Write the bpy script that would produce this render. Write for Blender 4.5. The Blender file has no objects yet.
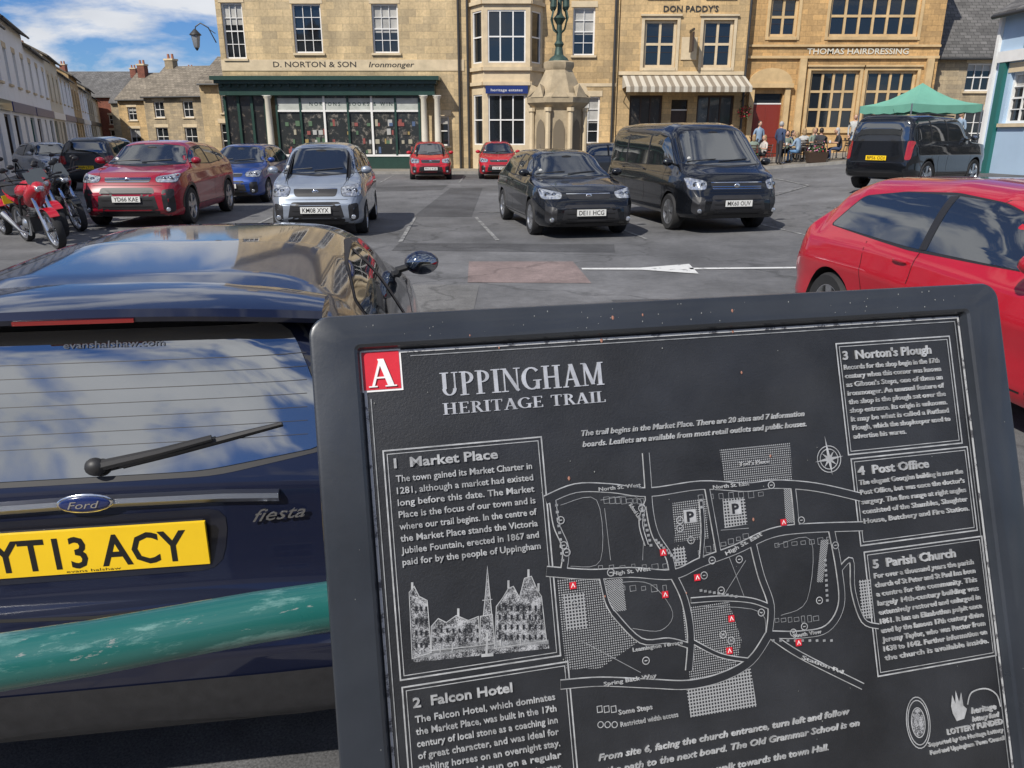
import bpy, bmesh, math, random
import numpy as np
from mathutils import Vector, Matrix, Quaternion
from mathutils.bvhtree import BVHTree
random.seed(7)
SC=bpy.context.scene
rad=math.radians
# ------------------------------------------------------------------ materials
MC={}
def M(name,col,rough=.6,metal=0,coat=0.,var=0.,vs=4.,bump=0.,bs=40.,spec=.5,kind=None,**k):
    if name in MC: return MC[name]
    m=bpy.data.materials.new(name); m.use_nodes=True; MC[name]=m
    nt=m.node_tree; N=nt.nodes; Lk=nt.links
    b=N['Principled BSDF']
    b.inputs['Base Color'].default_value=(*col,1); b.inputs['Roughness'].default_value=rough
    b.inputs['Metallic'].default_value=metal; b.inputs['Coat Weight'].default_value=coat
    b.inputs['Coat Roughness'].default_value=.04
    b.inputs['Specular IOR Level'].default_value=spec
    if 'ior' in k: b.inputs['IOR'].default_value=k['ior']
    tc=N.new('ShaderNodeTexCoord')
    def noise(scale,detail=5,vec=None,rough_=.6):
        n=N.new('ShaderNodeTexNoise'); n.inputs['Scale'].default_value=scale; n.inputs['Detail'].default_value=detail
        n.inputs['Roughness'].default_value=rough_
        Lk.new(vec or tc.outputs['Object'],n.inputs['Vector']); return n.outputs['Fac']
    def mapr(f,a,b_,c,d):
        r=N.new('ShaderNodeMapRange'); Lk.new(f,r.inputs[0])
        for i,x in enumerate((a,b_,c,d)): r.inputs[i+1].default_value=x
        return r.outputs[0]
    def mul(c1,f):
        x=N.new('ShaderNodeVectorMath'); x.operation='SCALE'
        if isinstance(c1,tuple): x.inputs[0].default_value=c1
        else: Lk.new(c1,x.inputs[0])
        Lk.new(f,x.inputs['Scale']); return x.outputs[0]
    def mix(f,a,c):
        x=N.new('ShaderNodeMix'); x.data_type='RGBA'
        Lk.new(f,x.inputs[0])
        for s,i in ((a,6),(c,7)):
            if isinstance(s,tuple): x.inputs[i].default_value=(*s,1)
            else: Lk.new(s,x.inputs[i])
        return x.outputs[2]
    def math_(op,a,bb=None):
        x=N.new('ShaderNodeMath'); x.operation=op
        for i,s in enumerate((a,bb)):
            if s is None: continue
            if isinstance(s,(int,float)): x.inputs[i].default_value=s
            else: Lk.new(s,x.inputs[i])
        return x.outputs[0]
    def scaled(v):
        mp=N.new('ShaderNodeMapping'); mp.inputs['Scale'].default_value=v; Lk.new(tc.outputs['Object'],mp.inputs[0]); return mp.outputs[0]
    colout=None; hgt=None
    if kind=='stone':
        sp=N.new('ShaderNodeSeparateXYZ'); Lk.new(tc.outputs['Object'],sp.inputs[0])
        cb=N.new('ShaderNodeCombineXYZ')
        if k.get('flat'): Lk.new(sp.outputs[0],cb.inputs[0]); Lk.new(sp.outputs[1],cb.inputs[1])
        else: Lk.new(math_('ADD',sp.outputs[0],sp.outputs[1]),cb.inputs[0]); Lk.new(sp.outputs[2],cb.inputs[1])
        br=N.new('ShaderNodeTexBrick'); Lk.new(cb.outputs[0],br.inputs['Vector'])
        br.inputs['Scale'].default_value=1; br.inputs['Brick Width'].default_value=k.get('bw',.62); br.inputs['Row Height'].default_value=k.get('bh',.27)
        br.inputs['Mortar Size'].default_value=.008; br.inputs['Mortar Smooth'].default_value=.3
        br.inputs['Color1'].default_value=(*[c*.80 for c in col],1); br.inputs['Color2'].default_value=(col[0]*1.18,col[1]*1.13,col[2]*1.03,1)
        br.inputs['Mortar'].default_value=(*[c*.62 for c in col],1)
        n1=mapr(noise(.35,6),.3,.7,.74,1.20); n2=mapr(noise(9,6),.3,.7,.80,1.14); n3=mapr(noise(1.,5,scaled((1.6,1.6,.22))),.35,.7,1.10,.78)
        colout=mul(mul(mul(br.outputs['Color'],n1),n2),n3); hgt=noise(14,6)
        bump=max(bump,.25)
    elif kind=='asphalt':
        a=noise(.16,7); c=noise(1.3,7); d=noise(130,3); e=noise(9,5)
        colout=mul(col,math_('MULTIPLY',math_('MULTIPLY',mapr(a,.33,.67,.58,1.30),mapr(c,.3,.7,.76,1.2)),math_('MULTIPLY',mapr(d,.3,.7,.55,1.45),mapr(e,.3,.7,.85,1.15))))
        vo=N.new('ShaderNodeTexVoronoi'); vo.feature='DISTANCE_TO_EDGE'; vo.inputs['Scale'].default_value=.3
        nz=N.new('ShaderNodeTexNoise'); nz.inputs['Scale'].default_value=1.5; nz.inputs['Detail'].default_value=5; Lk.new(tc.outputs['Object'],nz.inputs['Vector'])
        ad=N.new('ShaderNodeVectorMath'); ad.operation='MULTIPLY_ADD'; Lk.new(nz.outputs['Color'],ad.inputs[0]); ad.inputs[1].default_value=(1.2,1.2,0); Lk.new(tc.outputs['Object'],ad.inputs[2])
        Lk.new(ad.outputs[0],vo.inputs['Vector'])
        colout=mul(colout,mapr(vo.outputs['Distance'],.0,.012,.60,1.0))
        hgt=d; bump=max(bump,.3)
    elif kind=='stripe':   # hatch artwork
        sp=N.new('ShaderNodeSeparateXYZ'); Lk.new(tc.outputs['Object'],sp.inputs[0])
        K=k.get('K',300.)
        fx=math_('FRACT',math_('MULTIPLY',sp.outputs[0],K)); fy=math_('FRACT',math_('MULTIPLY',sp.outputs[1],K))
        if k.get('mode')=='dot': f=math_('MULTIPLY',math_('GREATER_THAN',fx,.45),math_('GREATER_THAN',fy,.45))
        elif k.get('mode')=='grid': f=math_('MAXIMUM',math_('GREATER_THAN',fx,.62),math_('GREATER_THAN',fy,.62))
        elif k.get('mode')=='x': f=math_('GREATER_THAN',fx,.5)
        else: f=math_('GREATER_THAN',math_('FRACT',math_('MULTIPLY',math_('ADD',sp.outputs[0],sp.outputs[1]),K)),.5)
        colout=mix(f,k['c2'],col)
    elif kind=='etch':
        a=noise(900,6,None,.7); b2=noise(90,3)
        f=mapr(math_('ADD',math_('MULTIPLY',a,.7),math_('MULTIPLY',b2,.4)),.50,.64,0,1)
        colout=mix(f,k['c2'],col)
    elif kind=='tiles':
        sp=N.new('ShaderNodeSeparateXYZ'); Lk.new(tc.outputs['Object'],sp.inputs[0])
        cb=N.new('ShaderNodeCombineXYZ'); Lk.new(sp.outputs[0],cb.inputs[0]); Lk.new(math_('MULTIPLY',sp.outputs[2],1.3),cb.inputs[1])
        br=N.new('ShaderNodeTexBrick'); Lk.new(cb.outputs[0],br.inputs['Vector']); br.inputs['Scale'].default_value=1
        br.inputs['Brick Width'].default_value=.35; br.inputs['Row Height'].default_value=.2; br.inputs['Mortar Size'].default_value=.015
        br.inputs['Color1'].default_value=(*[c*.75 for c in col],1); br.inputs['Color2'].default_value=(*[c*1.25 for c in col],1); br.inputs['Mortar'].default_value=(*[c*.4 for c in col],1)
        colout=mul(br.outputs['Color'],mapr(noise(1.,5),.3,.7,.75,1.2))
    elif kind=='worn':
        v=scaled(k['sc']) if 'sc' in k else None
        f=mapr(noise(k.get('ws',18),8,v,.75),k.get('lo',.56),k.get('lo',.56)+k.get('wd',.06),0,1)
        colout=mix(f,col,k['c2']); hgt=f
        if 'c3' in k:   # chips through to dark primer
            f2=mapr(noise(k['ws']*3.1,6,v,.7),.63,.66,0,1); colout=mix(f2,colout,k['c3'])
    elif var>0:
        colout=mul(col,mapr(noise(vs,6),.3,.7,1-var,1+var))
    if colout is not None: Lk.new(colout,b.inputs['Base Color'])
    if bump>0:
        if hgt is None: hgt=noise(bs,5)
        bp=N.new('ShaderNodeBump'); bp.inputs['Strength'].default_value=bump; bp.inputs['Distance'].default_value=k.get('bd',.01)
        Lk.new(hgt,bp.inputs['Height']); Lk.new(bp.outputs[0],b.inputs['Normal'])
    if k.get('rv'):
        Lk.new(mapr(noise(k.get('rs',6),6),.3,.7,max(.02,rough-k['rv']),rough+k['rv']),b.inputs['Roughness'])
    return m
def paint(name,col,metal=.0,rough=.35):
    m=M(name,col,rough,metal,1.0,var=.06,vs=3,spec=.25); return m

# ------------------------------------------------------------------ mesh builder
def root(name,loc=(0,0,0),rot=0,mtx=None):
    e=bpy.data.objects.new(name,None); SC.collection.objects.link(e); e.empty_display_size=.2
    if mtx is not None: e.matrix_world=mtx
    else: e.location=loc; e.rotation_euler=(0,0,rot)
    return e
class MB:
    def __init__(s): s.v=[];s.f=[];s.m=[];s.sm=[];s.mats=[]
    def mi(s,m):
        if m not in s.mats: s.mats.append(m)
        return s.mats.index(m)
    def add(s,vs,fs,m,smooth=False):
        o=len(s.v); s.v+= [tuple(x) for x in vs]; i=s.mi(m)
        for f in fs: s.f.append([o+a for a in f]); s.m.append(i); s.sm.append(smooth)
    def box(s,x0,y0,z0,x1,y1,z1,m):
        v=[(x0,y0,z0),(x1,y0,z0),(x1,y1,z0),(x0,y1,z0),(x0,y0,z1),(x1,y0,z1),(x1,y1,z1),(x0,y1,z1)]
        s.add(v,[(0,3,2,1),(4,5,6,7),(0,1,5,4),(1,2,6,5),(2,3,7,6),(3,0,4,7)],m)
    def quad(s,a,b,c,d,m): s.add([a,b,c,d],[(0,1,2,3)],m)
    def hexa(s,lo,hi,m):  # two loops of 4 pts
        s.add(list(lo)+list(hi),[(0,3,2,1),(4,5,6,7),(0,1,5,4),(1,2,6,5),(2,3,7,6),(3,0,4,7)],m)
    def loops(s,loops,m,smooth=True,cap=True,close=True):
        n=len(loops[0]); vs=[p for l in loops for p in l]; fs=[]
        for i in range(len(loops)-1):
            for j in range(n if close else n-1):
                k=(j+1)%n; fs.append((i*n+j,i*n+k,(i+1)*n+k,(i+1)*n+j))
        if cap: fs.append(tuple(range(n))[::-1]); fs.append(tuple((len(loops)-1)*n+j for j in range(n)))
        s.add(vs,fs,m,smooth)
    def tube(s,pts,r,m,n=10,cap=True):
        pts=[Vector(p) for p in pts]; L=[]
        rs=r if isinstance(r,(list,tuple)) else [r]*len(pts)
        for i,p in enumerate(pts):
            d=(pts[min(i+1,len(pts)-1)]-pts[max(i-1,0)]).normalized()
            a=(Vector((1,0,0))-d*d.x).normalized() if abs(d.z)>.9 else d.cross(Vector((0,0,1))).normalized()
            b=d.cross(a)
            L.append([p+(a*math.cos(t)+b*math.sin(t))*rs[i] for t in [2*math.pi*j/n for j in range(n)]])
        s.loops(L,m,True,cap)
    def lathe(s,prof,c,m,n=20,axis='z',cap=False):
        L=[]
        for r,h in prof:
            l=[]
            for j in range(n):
                t=2*math.pi*j/n; a,b=r*math.cos(t),r*math.sin(t)
                l.append((c[0]+a,c[1]+b,c[2]+h) if axis=='z' else (c[0]+a,c[1]+h,c[2]+b) if axis=='y' else (c[0]+h,c[1]+a,c[2]+b))
            L.append(l)
        s.loops(L,m,True,cap)
    def ell(s,c,r,m,n=14,k=8,R=None):
        vs=[];fs=[]
        for i in range(k+1):
            ph=math.pi*i/k
            for j in range(n):
                t=2*math.pi*j/n
                p=Vector((r[0]*math.sin(ph)*math.cos(t),r[1]*math.sin(ph)*math.sin(t),r[2]*math.cos(ph)))
                if R is not None: p=R@p
                vs.append(p+Vector(c))
        for i in range(k):
            for j in range(n):
                q=(j+1)%n; fs.append((i*n+j,i*n+q,(i+1)*n+q,(i+1)*n+j))
        s.add(vs,fs,m,True)
    def build(s,name,parent=None,sharp=40):
        me=bpy.data.meshes.new(name); me.from_pydata(s.v,[],s.f)
        for m in s.mats: me.materials.append(m)
        me.polygons.foreach_set('material_index',s.m); me.polygons.foreach_set('use_smooth',s.sm)
        me.update()
        bm=bmesh.new(); bm.from_mesh(me); bmesh.ops.recalc_face_normals(bm,faces=bm.faces); bm.to_mesh(me); bm.free()
        me.set_sharp_from_angle(angle=rad(sharp))
        o=bpy.data.objects.new(name,me); SC.collection.objects.link(o)
        if parent: o.parent=parent
        return o
# ------------------------------------------------------------------ text
TG={}
def tgeo(st,off=0.,shear=0.,ext=0.):
    key=(st,off,shear,ext>0)
    if key in TG: return TG[key]
    c=bpy.data.curves.new('t','FONT'); c.body=st; c.size=1; c.offset=off; c.shear=shear; c.extrude=.02 if ext>0 else 0; c.resolution_u=2
    o=bpy.data.objects.new('t',c); SC.collection.objects.link(o)
    dg=bpy.context.evaluated_depsgraph_get(); e=o.evaluated_get(dg); me=e.to_mesh()
    vs=[tuple(v.co) for v in me.vertices]; fs=[tuple(p.vertices) for p in me.polygons]
    e.to_mesh_clear(); bpy.data.objects.remove(o); bpy.data.curves.remove(c)
    x0=min(v[0] for v in vs); x1=max(v[0] for v in vs)
    TG[key]=(vs,fs,x0,x1); return TG[key]
def text(mb,st,m,o,ux,uy,width,cap,off=0.,shear=0.,ext=0.,depth=0.0006):
    """o origin (3d), ux, uy unit axes; width total, cap = cap height"""
    vs,fs,x0,x1=tgeo(st,off,shear,ext); o=Vector(o);ux=Vector(ux);uy=Vector(uy);un=ux.cross(uy)
    if width is None: width=(x1-x0)*cap/.7
    sx=width/(x1-x0); sy=cap/.7
    mb.add([o+ux*((v[0]-x0)*sx)+uy*(v[1]*sy)+un*(v[2]/.02*depth) for v in vs],fs,m)
# ------------------------------------------------------------------ camera
PITCH=18.0; C=math.cos(rad(PITCH)); S=math.sin(rad(PITCH)); F=769.; H=1.75
cam=bpy.data.cameras.new('camera'); co=bpy.data.objects.new('camera',cam); SC.collection.objects.link(co)
co.location=(0,0,H); co.rotation_euler=(rad(90-PITCH),0,0); cam.sensor_width=36; cam.lens=36*F/1024; cam.clip_start=.05; cam.clip_end=3000
SC.camera=co
def sst(a,b,x):
    t=min(1,max(0,(x-a)/(b-a))); return t*t*(3-2*t)
def g(x,y):
    q=max(0,x-4.2); q=q*q/(q+1.2) if q>0 else 0
    return min(1.1,.068*q)*sst(6,17,y)
# ------------------------------------------------------------------ common mats
glass=M('window_glass',(.012,.015,.018),.04,0,0,spec=.8,bump=.04,bs=1.2,bd=.05)
carglass=M('car_glass',(.016,.019,.021),.03,0,0,spec=.8,ior=2.1)
black_pl=M('black_plastic',(.018,.018,.02),.5,var=.2)
rubber=M('tyre_rubber',(.02,.02,.021),.8,var=.2,vs=20)
alloy=M('alloy',(.50,.51,.53),.3,.9)
chrome=M('chrome',(.75,.76,.78),.12,1)
dark=M('dark_void',(.006,.006,.006),.9)
lampglass=M('headlamp',(.42,.44,.47),.08,.6,1,var=.6,vs=22)
redlamp=M('tail_lamp',(.30,.010,.010),.12,0,1)
platew=M('plate_white',(.68,.68,.65),.35); platey=M('plate_yellow',(.86,.56,.015),.35,var=.05,vs=8)
blk=M('plate_black',(.01,.01,.01),.4)
white=M('white_paint',(.74,.73,.70),.45,var=.06)
# ------------------------------------------------------------------ world & sun
SUN_EL,SUN_AZ=44,217    # azimuth clockwise from +Y
w=bpy.data.worlds.new('World'); SC.world=w; w.use_nodes=True; N=w.node_tree.nodes; Lk=w.node_tree.links
bg=N['Background']; sky=N.new('ShaderNodeTexSky'); sky.sky_type='NISHITA'; sky.sun_disc=False
sky.sun_elevation=rad(SUN_EL); sky.sun_rotation=rad(SUN_AZ); sky.altitude=300; sky.air_density=1.0; sky.dust_density=.1; sky.ozone_density=3
tc=N.new('ShaderNodeTexCoord'); mp=N.new('ShaderNodeMapping'); mp.inputs['Scale'].default_value=(1,1,2.8); mp.inputs['Location'].default_value=(.62,.1,.2)
n1=N.new('ShaderNodeTexNoise'); n1.inputs['Scale'].default_value=3.9; n1.inputs['Detail'].default_value=10; n1.inputs['Roughness'].default_value=.58; n1.inputs['Distortion'].default_value=.25
r1=N.new('ShaderNodeValToRGB'); r1.color_ramp.elements[0].position=.475; r1.color_ramp.elements[1].position=.575
n2=N.new('ShaderNodeTexNoise'); n2.inputs['Scale'].default_value=8; n2.inputs['Detail'].default_value=6
r2=N.new('ShaderNodeMix'); r2.data_type='RGBA'; r2.inputs[6].default_value=(5.6,6.1,7.0,1); r2.inputs[7].default_value=(11,11.2,11.6,1)
tint=N.new('ShaderNodeMix'); tint.data_type='RGBA'; tint.blend_type='MULTIPLY'; tint.inputs[0].default_value=1; tint.inputs[7].default_value=(.50,.76,1.18,1)
mx=N.new('ShaderNodeMix'); mx.data_type='RGBA'
Lk.new(tc.outputs['Generated'],mp.inputs[0]); Lk.new(mp.outputs[0],n1.inputs['Vector']); Lk.new(mp.outputs[0],n2.inputs['Vector'])
Lk.new(n1.outputs[0],r1.inputs[0]); Lk.new(n2.outputs[0],r2.inputs[0]); Lk.new(r1.outputs[0],mx.inputs[0]); Lk.new(sky.outputs[0],tint.inputs[6]); Lk.new(tint.outputs[2],mx.inputs[6]); Lk.new(r2.outputs[2],mx.inputs[7])
Lk.new(mx.outputs[2],bg.inputs[0]); bg.inputs[1].default_value=.085
sd=bpy.data.lights.new('sun','SUN'); sd.energy=5.0; sd.angle=rad(.53); sd.color=(1,.95,.87)
so=bpy.data.objects.new('sun',sd); SC.collection.objects.link(so)
sv=Vector((math.sin(rad(SUN_AZ))*math.cos(rad(SUN_EL)),math.cos(rad(SUN_AZ))*math.cos(rad(SUN_EL)),math.sin(rad(SUN_EL))))
so.rotation_euler=(-sv).to_track_quat('-Z','Y').to_euler(); so.location=(0,-10,30)
SC.view_settings.view_transform='Standard'; SC.view_settings.look='None'; SC.view_settings.exposure=0

# ================================================================== INFORMATION BOARD
def build_board():
    r=Vector((math.cos(rad(13.3)),math.sin(rad(13.3)),0)); bk=Vector((-r.y,r.x,0)); ti=rad(22)
    up=bk*math.sin(ti)+Vector((0,0,math.cos(ti))); n=r.cross(up)
    P0=Vector((-.148,.723,-.202)); O=P0+Vector((0,0,H))
    mt=Matrix((( r.x,up.x,n.x,O.x),(r.y,up.y,n.y,O.y),(r.z,up.z,n.z,O.z),(0,0,0,1)))
    R=root('information_board',mtx=mt)
    def tr(u,v):   # trace the flat artwork onto board coordinates (metres)
        s=(384-v)/F; d=Vector(((u-512)/F,C+S*s,-S+C*s)); t=n.dot(P0)/n.dot(d); p=d*t-P0
        return p.dot(r),p.dot(up)
    sil=M('cast_lettering',(.42,.43,.44),.42,.3,var=.35,vs=70)
    silt=M('cast_title',(.56,.57,.59),.33,.5,var=.25,vs=70)
    sil2=M('cast_lettering_dull',(.29,.30,.31),.42,.3,var=.35,vs=90)
    bcol=(.019,.0205,.024)
    pan=M('board_face',bcol,.40,0,.1,var=.4,vs=9,bump=.6,bs=420,bd=.0008,rv=.1)
    bl=M('board_black',(.016,.0175,.021),.45,bump=.4,bs=500,bd=.0006)
    fr=M('board_frame',(.028,.033,.042),.36,.1,.2,var=.25,vs=7,bump=.15,bs=300,bd=.0006,rv=.1)
    x0,_=tr(309,330); x1=tr(991,300)[0]; yt=tr(640,302)[1]; X0,Y0=0,0; X1=tr(958,318)[0]; yb=-.60; YB=-.555
    def rr(x0,y0,x1,y1,rd,z,n=8):
        pts=[]
        for cx,cy,a in ((x1-rd,y1-rd,0),(x0+rd,y1-rd,90),(x0+rd,y0+rd,180),(x1-rd,y0+rd,270)):
            for i in range(n+1):
                t=rad(a+90*i/n); pts.append((cx+rd*math.cos(t),cy+rd*math.sin(t),z))
        return pts
    b=MB()
    L=[rr(x0+.004,yb+.004,x1-.004,yt-.004,.018,-.035),rr(x0,yb,x1,yt,.020,-.031),rr(x0,yb,x1,yt,.020,.008),rr(x0+.0015,yb+.0015,x1-.0015,yt-.0015,.019,.011),rr(x0+.004,yb+.004,x1-.004,yt-.004,.017,.012),
       rr(X0-.006,YB-.006,X1+.006,Y0+.006,.006,.012),rr(X0-.003,YB-.003,X1+.003,Y0+.003,.004,.010),rr(X0,YB,X1,Y0,.002,.0),]
    b.loops(L,fr,True,True)
    b.box(x0+.03,yb+.03,-.05,x1-.03,yt-.03,-.0355,fr)
    b.build('frame',R,sharp=30)
    b=MB(); b.quad((X0+.0005,YB+.0005,.001),(X1-.0005,YB+.0005,.001),(X1-.0005,Y0-.0005,.001),(X0+.0005,Y0-.0005,.001),pan); b.build('face',R)
    zc=[0]
    def rib(mb,pts,w,m,z0,closed=False):
        P=[Vector((*p,0)) for p in pts]; nn=len(P); zc[0]+=1; z=z0+(zc[0]%60)*4e-6
        A=[];B=[]
        for i,p in enumerate(P):
            if closed: a=P[i-1];c=P[(i+1)%nn]
            else: a=P[max(i-1,0)];c=P[min(i+1,nn-1)]
            d1=(p-a); d2=(c-p)
            if d1.length<1e-9:d1=d2
            if d2.length<1e-9:d2=d1
            d1.normalize();d2.normalize(); t=(d1+d2).normalized(); q=Vector((-t.y,t.x,0)); k=1/max(.5,q.dot(Vector((-d1.y,d1.x,0))))
            A.append(p+q*w/2*k+Vector((0,0,z)));B.append(p-q*w/2*k+Vector((0,0,z)))
        fs=[]
        for i in range(nn if closed else nn-1):
            j=(i+1)%nn; fs.append((i,j,nn+j,nn+i))
        mb.add(A+B,fs,m)
    def T(pts): return [tr(*p) for p in pts]
    def crv(pts,k=5):   # catmull-rom
        P=[Vector((*p,0)) for p in pts]; out=[]
        for i in range(len(P)-1):
            p0=P[max(i-1,0)];p1=P[i];p2=P[i+1];p3=P[min(i+2,len(P)-1)]
            for j in range(k):
                t=j/k; q=.5*((2*p1)+(p2-p0)*t+(2*p0-5*p1+4*p2-p3)*t*t+(3*p1-p0-3*p2+p3)*t**3); out.append((q.x,q.y))
        out.append((P[-1].x,P[-1].y)); return out
    tx=MB()
    def tl(st,u0,v0,u1,h,m=None,off=.01,shear=0,z=.0022,sl=None):
        a=tr(u0,v0); 
        wd=None if u1 is None else tr(u1,v0-(u1-u0)*.057)[0]-a[0]
        cap=tr(u0,v0-h)[1]-a[1]
        ux=Vector((1,0,0)); uy=Vector((0,1,0))
        if sl is not None: ux=Vector((math.cos(rad(sl)),math.sin(rad(sl)),0)); uy=Vector((-ux.y,ux.x,0))
        text(tx,st,m or sil,(a[0],a[1],z),ux,uy,wd,cap,off,shear,1.,.0009)
    SF={'U':(.82,[('b',.1,.3,.27,1),('b',.6,.3,.67,1),('b',0,.955,.38,1),('b',.5,.955,.78,1),('a',.385,.32,.235,.27,180,360,.11)]),
     'P':(.68,[('b',.1,0,.27,1),('b',0,0,.38,.045),('b',0,.955,.3,1),('a',.27,.735,.27,.225,-92,92,.11)]),
     'I':(.42,[('b',.11,0,.29,1),('b',0,0,.4,.045),('b',0,.955,.4,1)]),
     'N':(.92,[('b',.12,0,.18,1),('b',0,0,.31,.045),('b',0,.955,.26,1),('l',.17,.97,.74,.03,.17),('b',.7,0,.76,1),('b',.58,.955,.88,1)]),
     'G':(.88,[('a',.43,.5,.36,.455,42,325,.14),('b',.62,.04,.78,.42),('b',.5,.39,.88,.435)]),
     'H':(.92,[('b',.1,0,.27,1),('b',.6,0,.77,1),('b',.27,.47,.6,.54),('b',0,0,.37,.045),('b',0,.955,.37,1),('b',.5,0,.87,.045),('b',.5,.955,.87,1)]),
     'A':(.86,[('l',.4,1,.13,.02,.08),('l',.4,1,.68,.02,.19),('b',.2,.3,.58,.36),('b',0,0,.26,.045),('b',.5,0,.85,.045)]),
     'M':(1.1,[('b',.12,0,.18,1),('l',.17,.97,.52,.05,.17),('l',.83,.97,.52,.05,.08),('b',.78,0,.95,1),('b',0,0,.3,.045),('b',0,.955,.22,1),('b',.7,0,1.04,.045),('b',.84,.955,1.04,1)]),
     'E':(.72,[('b',.1,0,.27,1),('b',0,.945,.62,1),('b',0,0,.64,.055),('b',.27,.47,.5,.54),('b',.56,.8,.62,1),('b',.58,0,.64,.22),('b',.46,.4,.51,.6)]),
     'R':(.78,[('b',.1,0,.27,1),('b',0,0,.37,.045),('b',0,.955,.3,1),('a',.27,.745,.26,.215,-92,92,.11),('l',.38,.52,.66,.02,.17),('b',.56,0,.78,.045)]),
     'T':(.78,[('b',.28,0,.45,1),('b',.17,0,.56,.045),('b',.02,.94,.71,1),('b',.02,.78,.07,1),('b',.66,.78,.71,1)]),
     'L':(.68,[('b',.1,0,.27,1),('b',0,0,.6,.055),('b',0,.955,.38,1),('b',.55,0,.6,.24)]),' ':(.4,[])}
    def serif(st,u0,v0,u1,h,m=silt,z=.0022):
        a=tr(u0,v0); wd=tr(u1,v0-(u1-u0)*.057)[0]-a[0]; cap=tr(u0,v0-h)[1]-a[1]; tot=sum(SF[c][0] for c in st)*1.03; sx=wd/tot; x=0
        for c in st:
            for pr in SF[c][1]:
                zc[0]+=1; zz=z+(zc[0]%50)*4e-6
                def q(px,py): return (a[0]+(x+px)*sx,a[1]+py*cap)
                def ext(pts):
                    k=len(pts); vs=[(*p,zz) for p in pts]+[(*p,zz-.0015) for p in pts]
                    tx.add(vs,[tuple(range(k))]+[(i,(i+1)%k,k+(i+1)%k,k+i) for i in range(k)],m)
                if pr[0]=='b': ext([q(pr[1],pr[2]),q(pr[3],pr[2]),q(pr[3],pr[4]),q(pr[1],pr[4])])
                elif pr[0]=='l':
                    _,ax,ay,bx,by,w_=pr; ext([q(ax-w_/2,ay),q(ax+w_/2,ay),q(bx+w_/2,by),q(bx-w_/2,by)])
                else:
                    _,cx,cy,rx,ry,a0,a1,w_=pr; k=14
                    for i in range(k):
                        t0=rad(a0+(a1-a0)*i/k);t1=rad(a0+(a1-a0)*(i+1)/k)
                        ww=[w_*(.5+.9*abs(math.cos(t))) for t in (t0,t1)]
                        o0=[(cx+(rx+s_*ww[j]/2)*math.cos(t),cy+(ry+s_*ww[j]*.35)*math.sin(t)) for j,t in enumerate((t0,t1)) for s_ in (1,-1)]
                        ext([q(*o0[0]),q(*o0[2]),q(*o0[3]),q(*o0[1])])
            x+=SF[c][0]*1.03
    serif('UPPINGHAM',441,397,606,24); serif('HERITAGE TRAIL',443,415,607,11.5)
    red=M('sign_red',(.55,.02,.035),.4,var=.1,vs=40); wht=M('sign_white',(.75,.75,.75),.45,var=.1,vs=60)
    a=tr(362,393); k=MB()
    k.box(a[0],a[1],.001,a[0]+.040,a[1]+.041,.0020,wht); k.box(a[0]+.002,a[1]+.002,.0015,a[0]+.038,a[1]+.039,.0026,red)
    serif('A',369,388,398,28,wht,.0042)
    def rborder(ul,vt,ur,vb):
        a,b_=tr(ul,vt),tr(ur,vb); q=[(a[0],a[1]),(b_[0],a[1]),(b_[0],b_[1]),(a[0],b_[1])]; rib(k,q,.0015,sil,.0018,True)
        gp=.0036; q=[(a[0]+gp,a[1]-gp),(b_[0]-gp,a[1]-gp),(b_[0]-gp,b_[1]+gp),(a[0]+gp,b_[1]+gp)]; rib(k,q,.0008,sil,.0018,True)
    wornl=M('edge_line',(.48,.49,.50),.45,.2,kind='worn',c2=(.10,.10,.11),ws=60,lo=.52)
    rib(k,[(.0022,Y0-.0022),(X1-.0022,Y0-.0022),(X1-.0022,YB+.002),(.0022,YB+.002)],.0026,wornl,.0018,True)
    rib(k,[(.0068,Y0-.0468),(.0068,YB+.006),(X1-.007,YB+.006),(X1-.007,Y0-.007),(.048,Y0-.007)],.001,sil2,.0018,False)
    rborder(383,451,560,655); rborder(402,687,589,905); rborder(835,344,961,443); rborder(850,459,976,530); rborder(863,552,995,655)
    tl('1  Market Place',394,468,498,9.5,off=.025)
    for i,s_ in enumerate(['The town gained its Market Charter in','1281, although a market had existed','long before this date. The Market','Place is the focus of our town and is','where our trail begins. In the centre of','the Market Place stands the Victoria','Jubilee Fountain, erected in 1867 and']):
        tl(s_,396+i*.9,482+i*11.9,532+i*1.2,6.6)
    tl('paid for by the people of Uppingham',402.5,565,541,6.6)
    tl('2  Falcon Hotel',413,707,513,9.5,off=.025)
    for i,s_ in enumerate(['The Falcon Hotel, which dominates','the Market Place, was built in the 17th','century of local stone as a coaching inn','of great character, and was ideal for','stabling horses on an overnight stay.','Stables would run on a regular','journey between here and Leicester.']):
        tl(s_,415+i*1,722+i*12.1,556+i*1.3,6.6)
    tl("3  Norton's Plough",842,360,930,8.5,off=.025)
    for i,s_ in enumerate(['Records for the shop begin in the 17th','century when this corner was known','as Gibson’s Steps, one of them an','ironmonger. An unusual feature of','the shop is the plough sat over the','shop entrance. Its origin is unknown.','It may be what is called a Rutland','Plough, which the shopkeeper used to','advertise his wares.']):
        tl(s_,843+i*1.2,370+i*8.6,938+i*1.6 if i<8 else 905,5.0)
    tl('4  Post Office',857,475,928,8.5,off=.025)
    for i,s_ in enumerate(['The elegant Georgian building is now the','Post Office, but was once the doctor’s','surgery. The fine range at right angles','consisted of the Shambles, Slaughter','House, Butchery and Fire Station.']):
        tl(s_,858+i*1.2,485+i*9.6,962+i*1.6,5.0)
    tl('5  Parish Church',872,568,955,8.5,off=.025)
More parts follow.
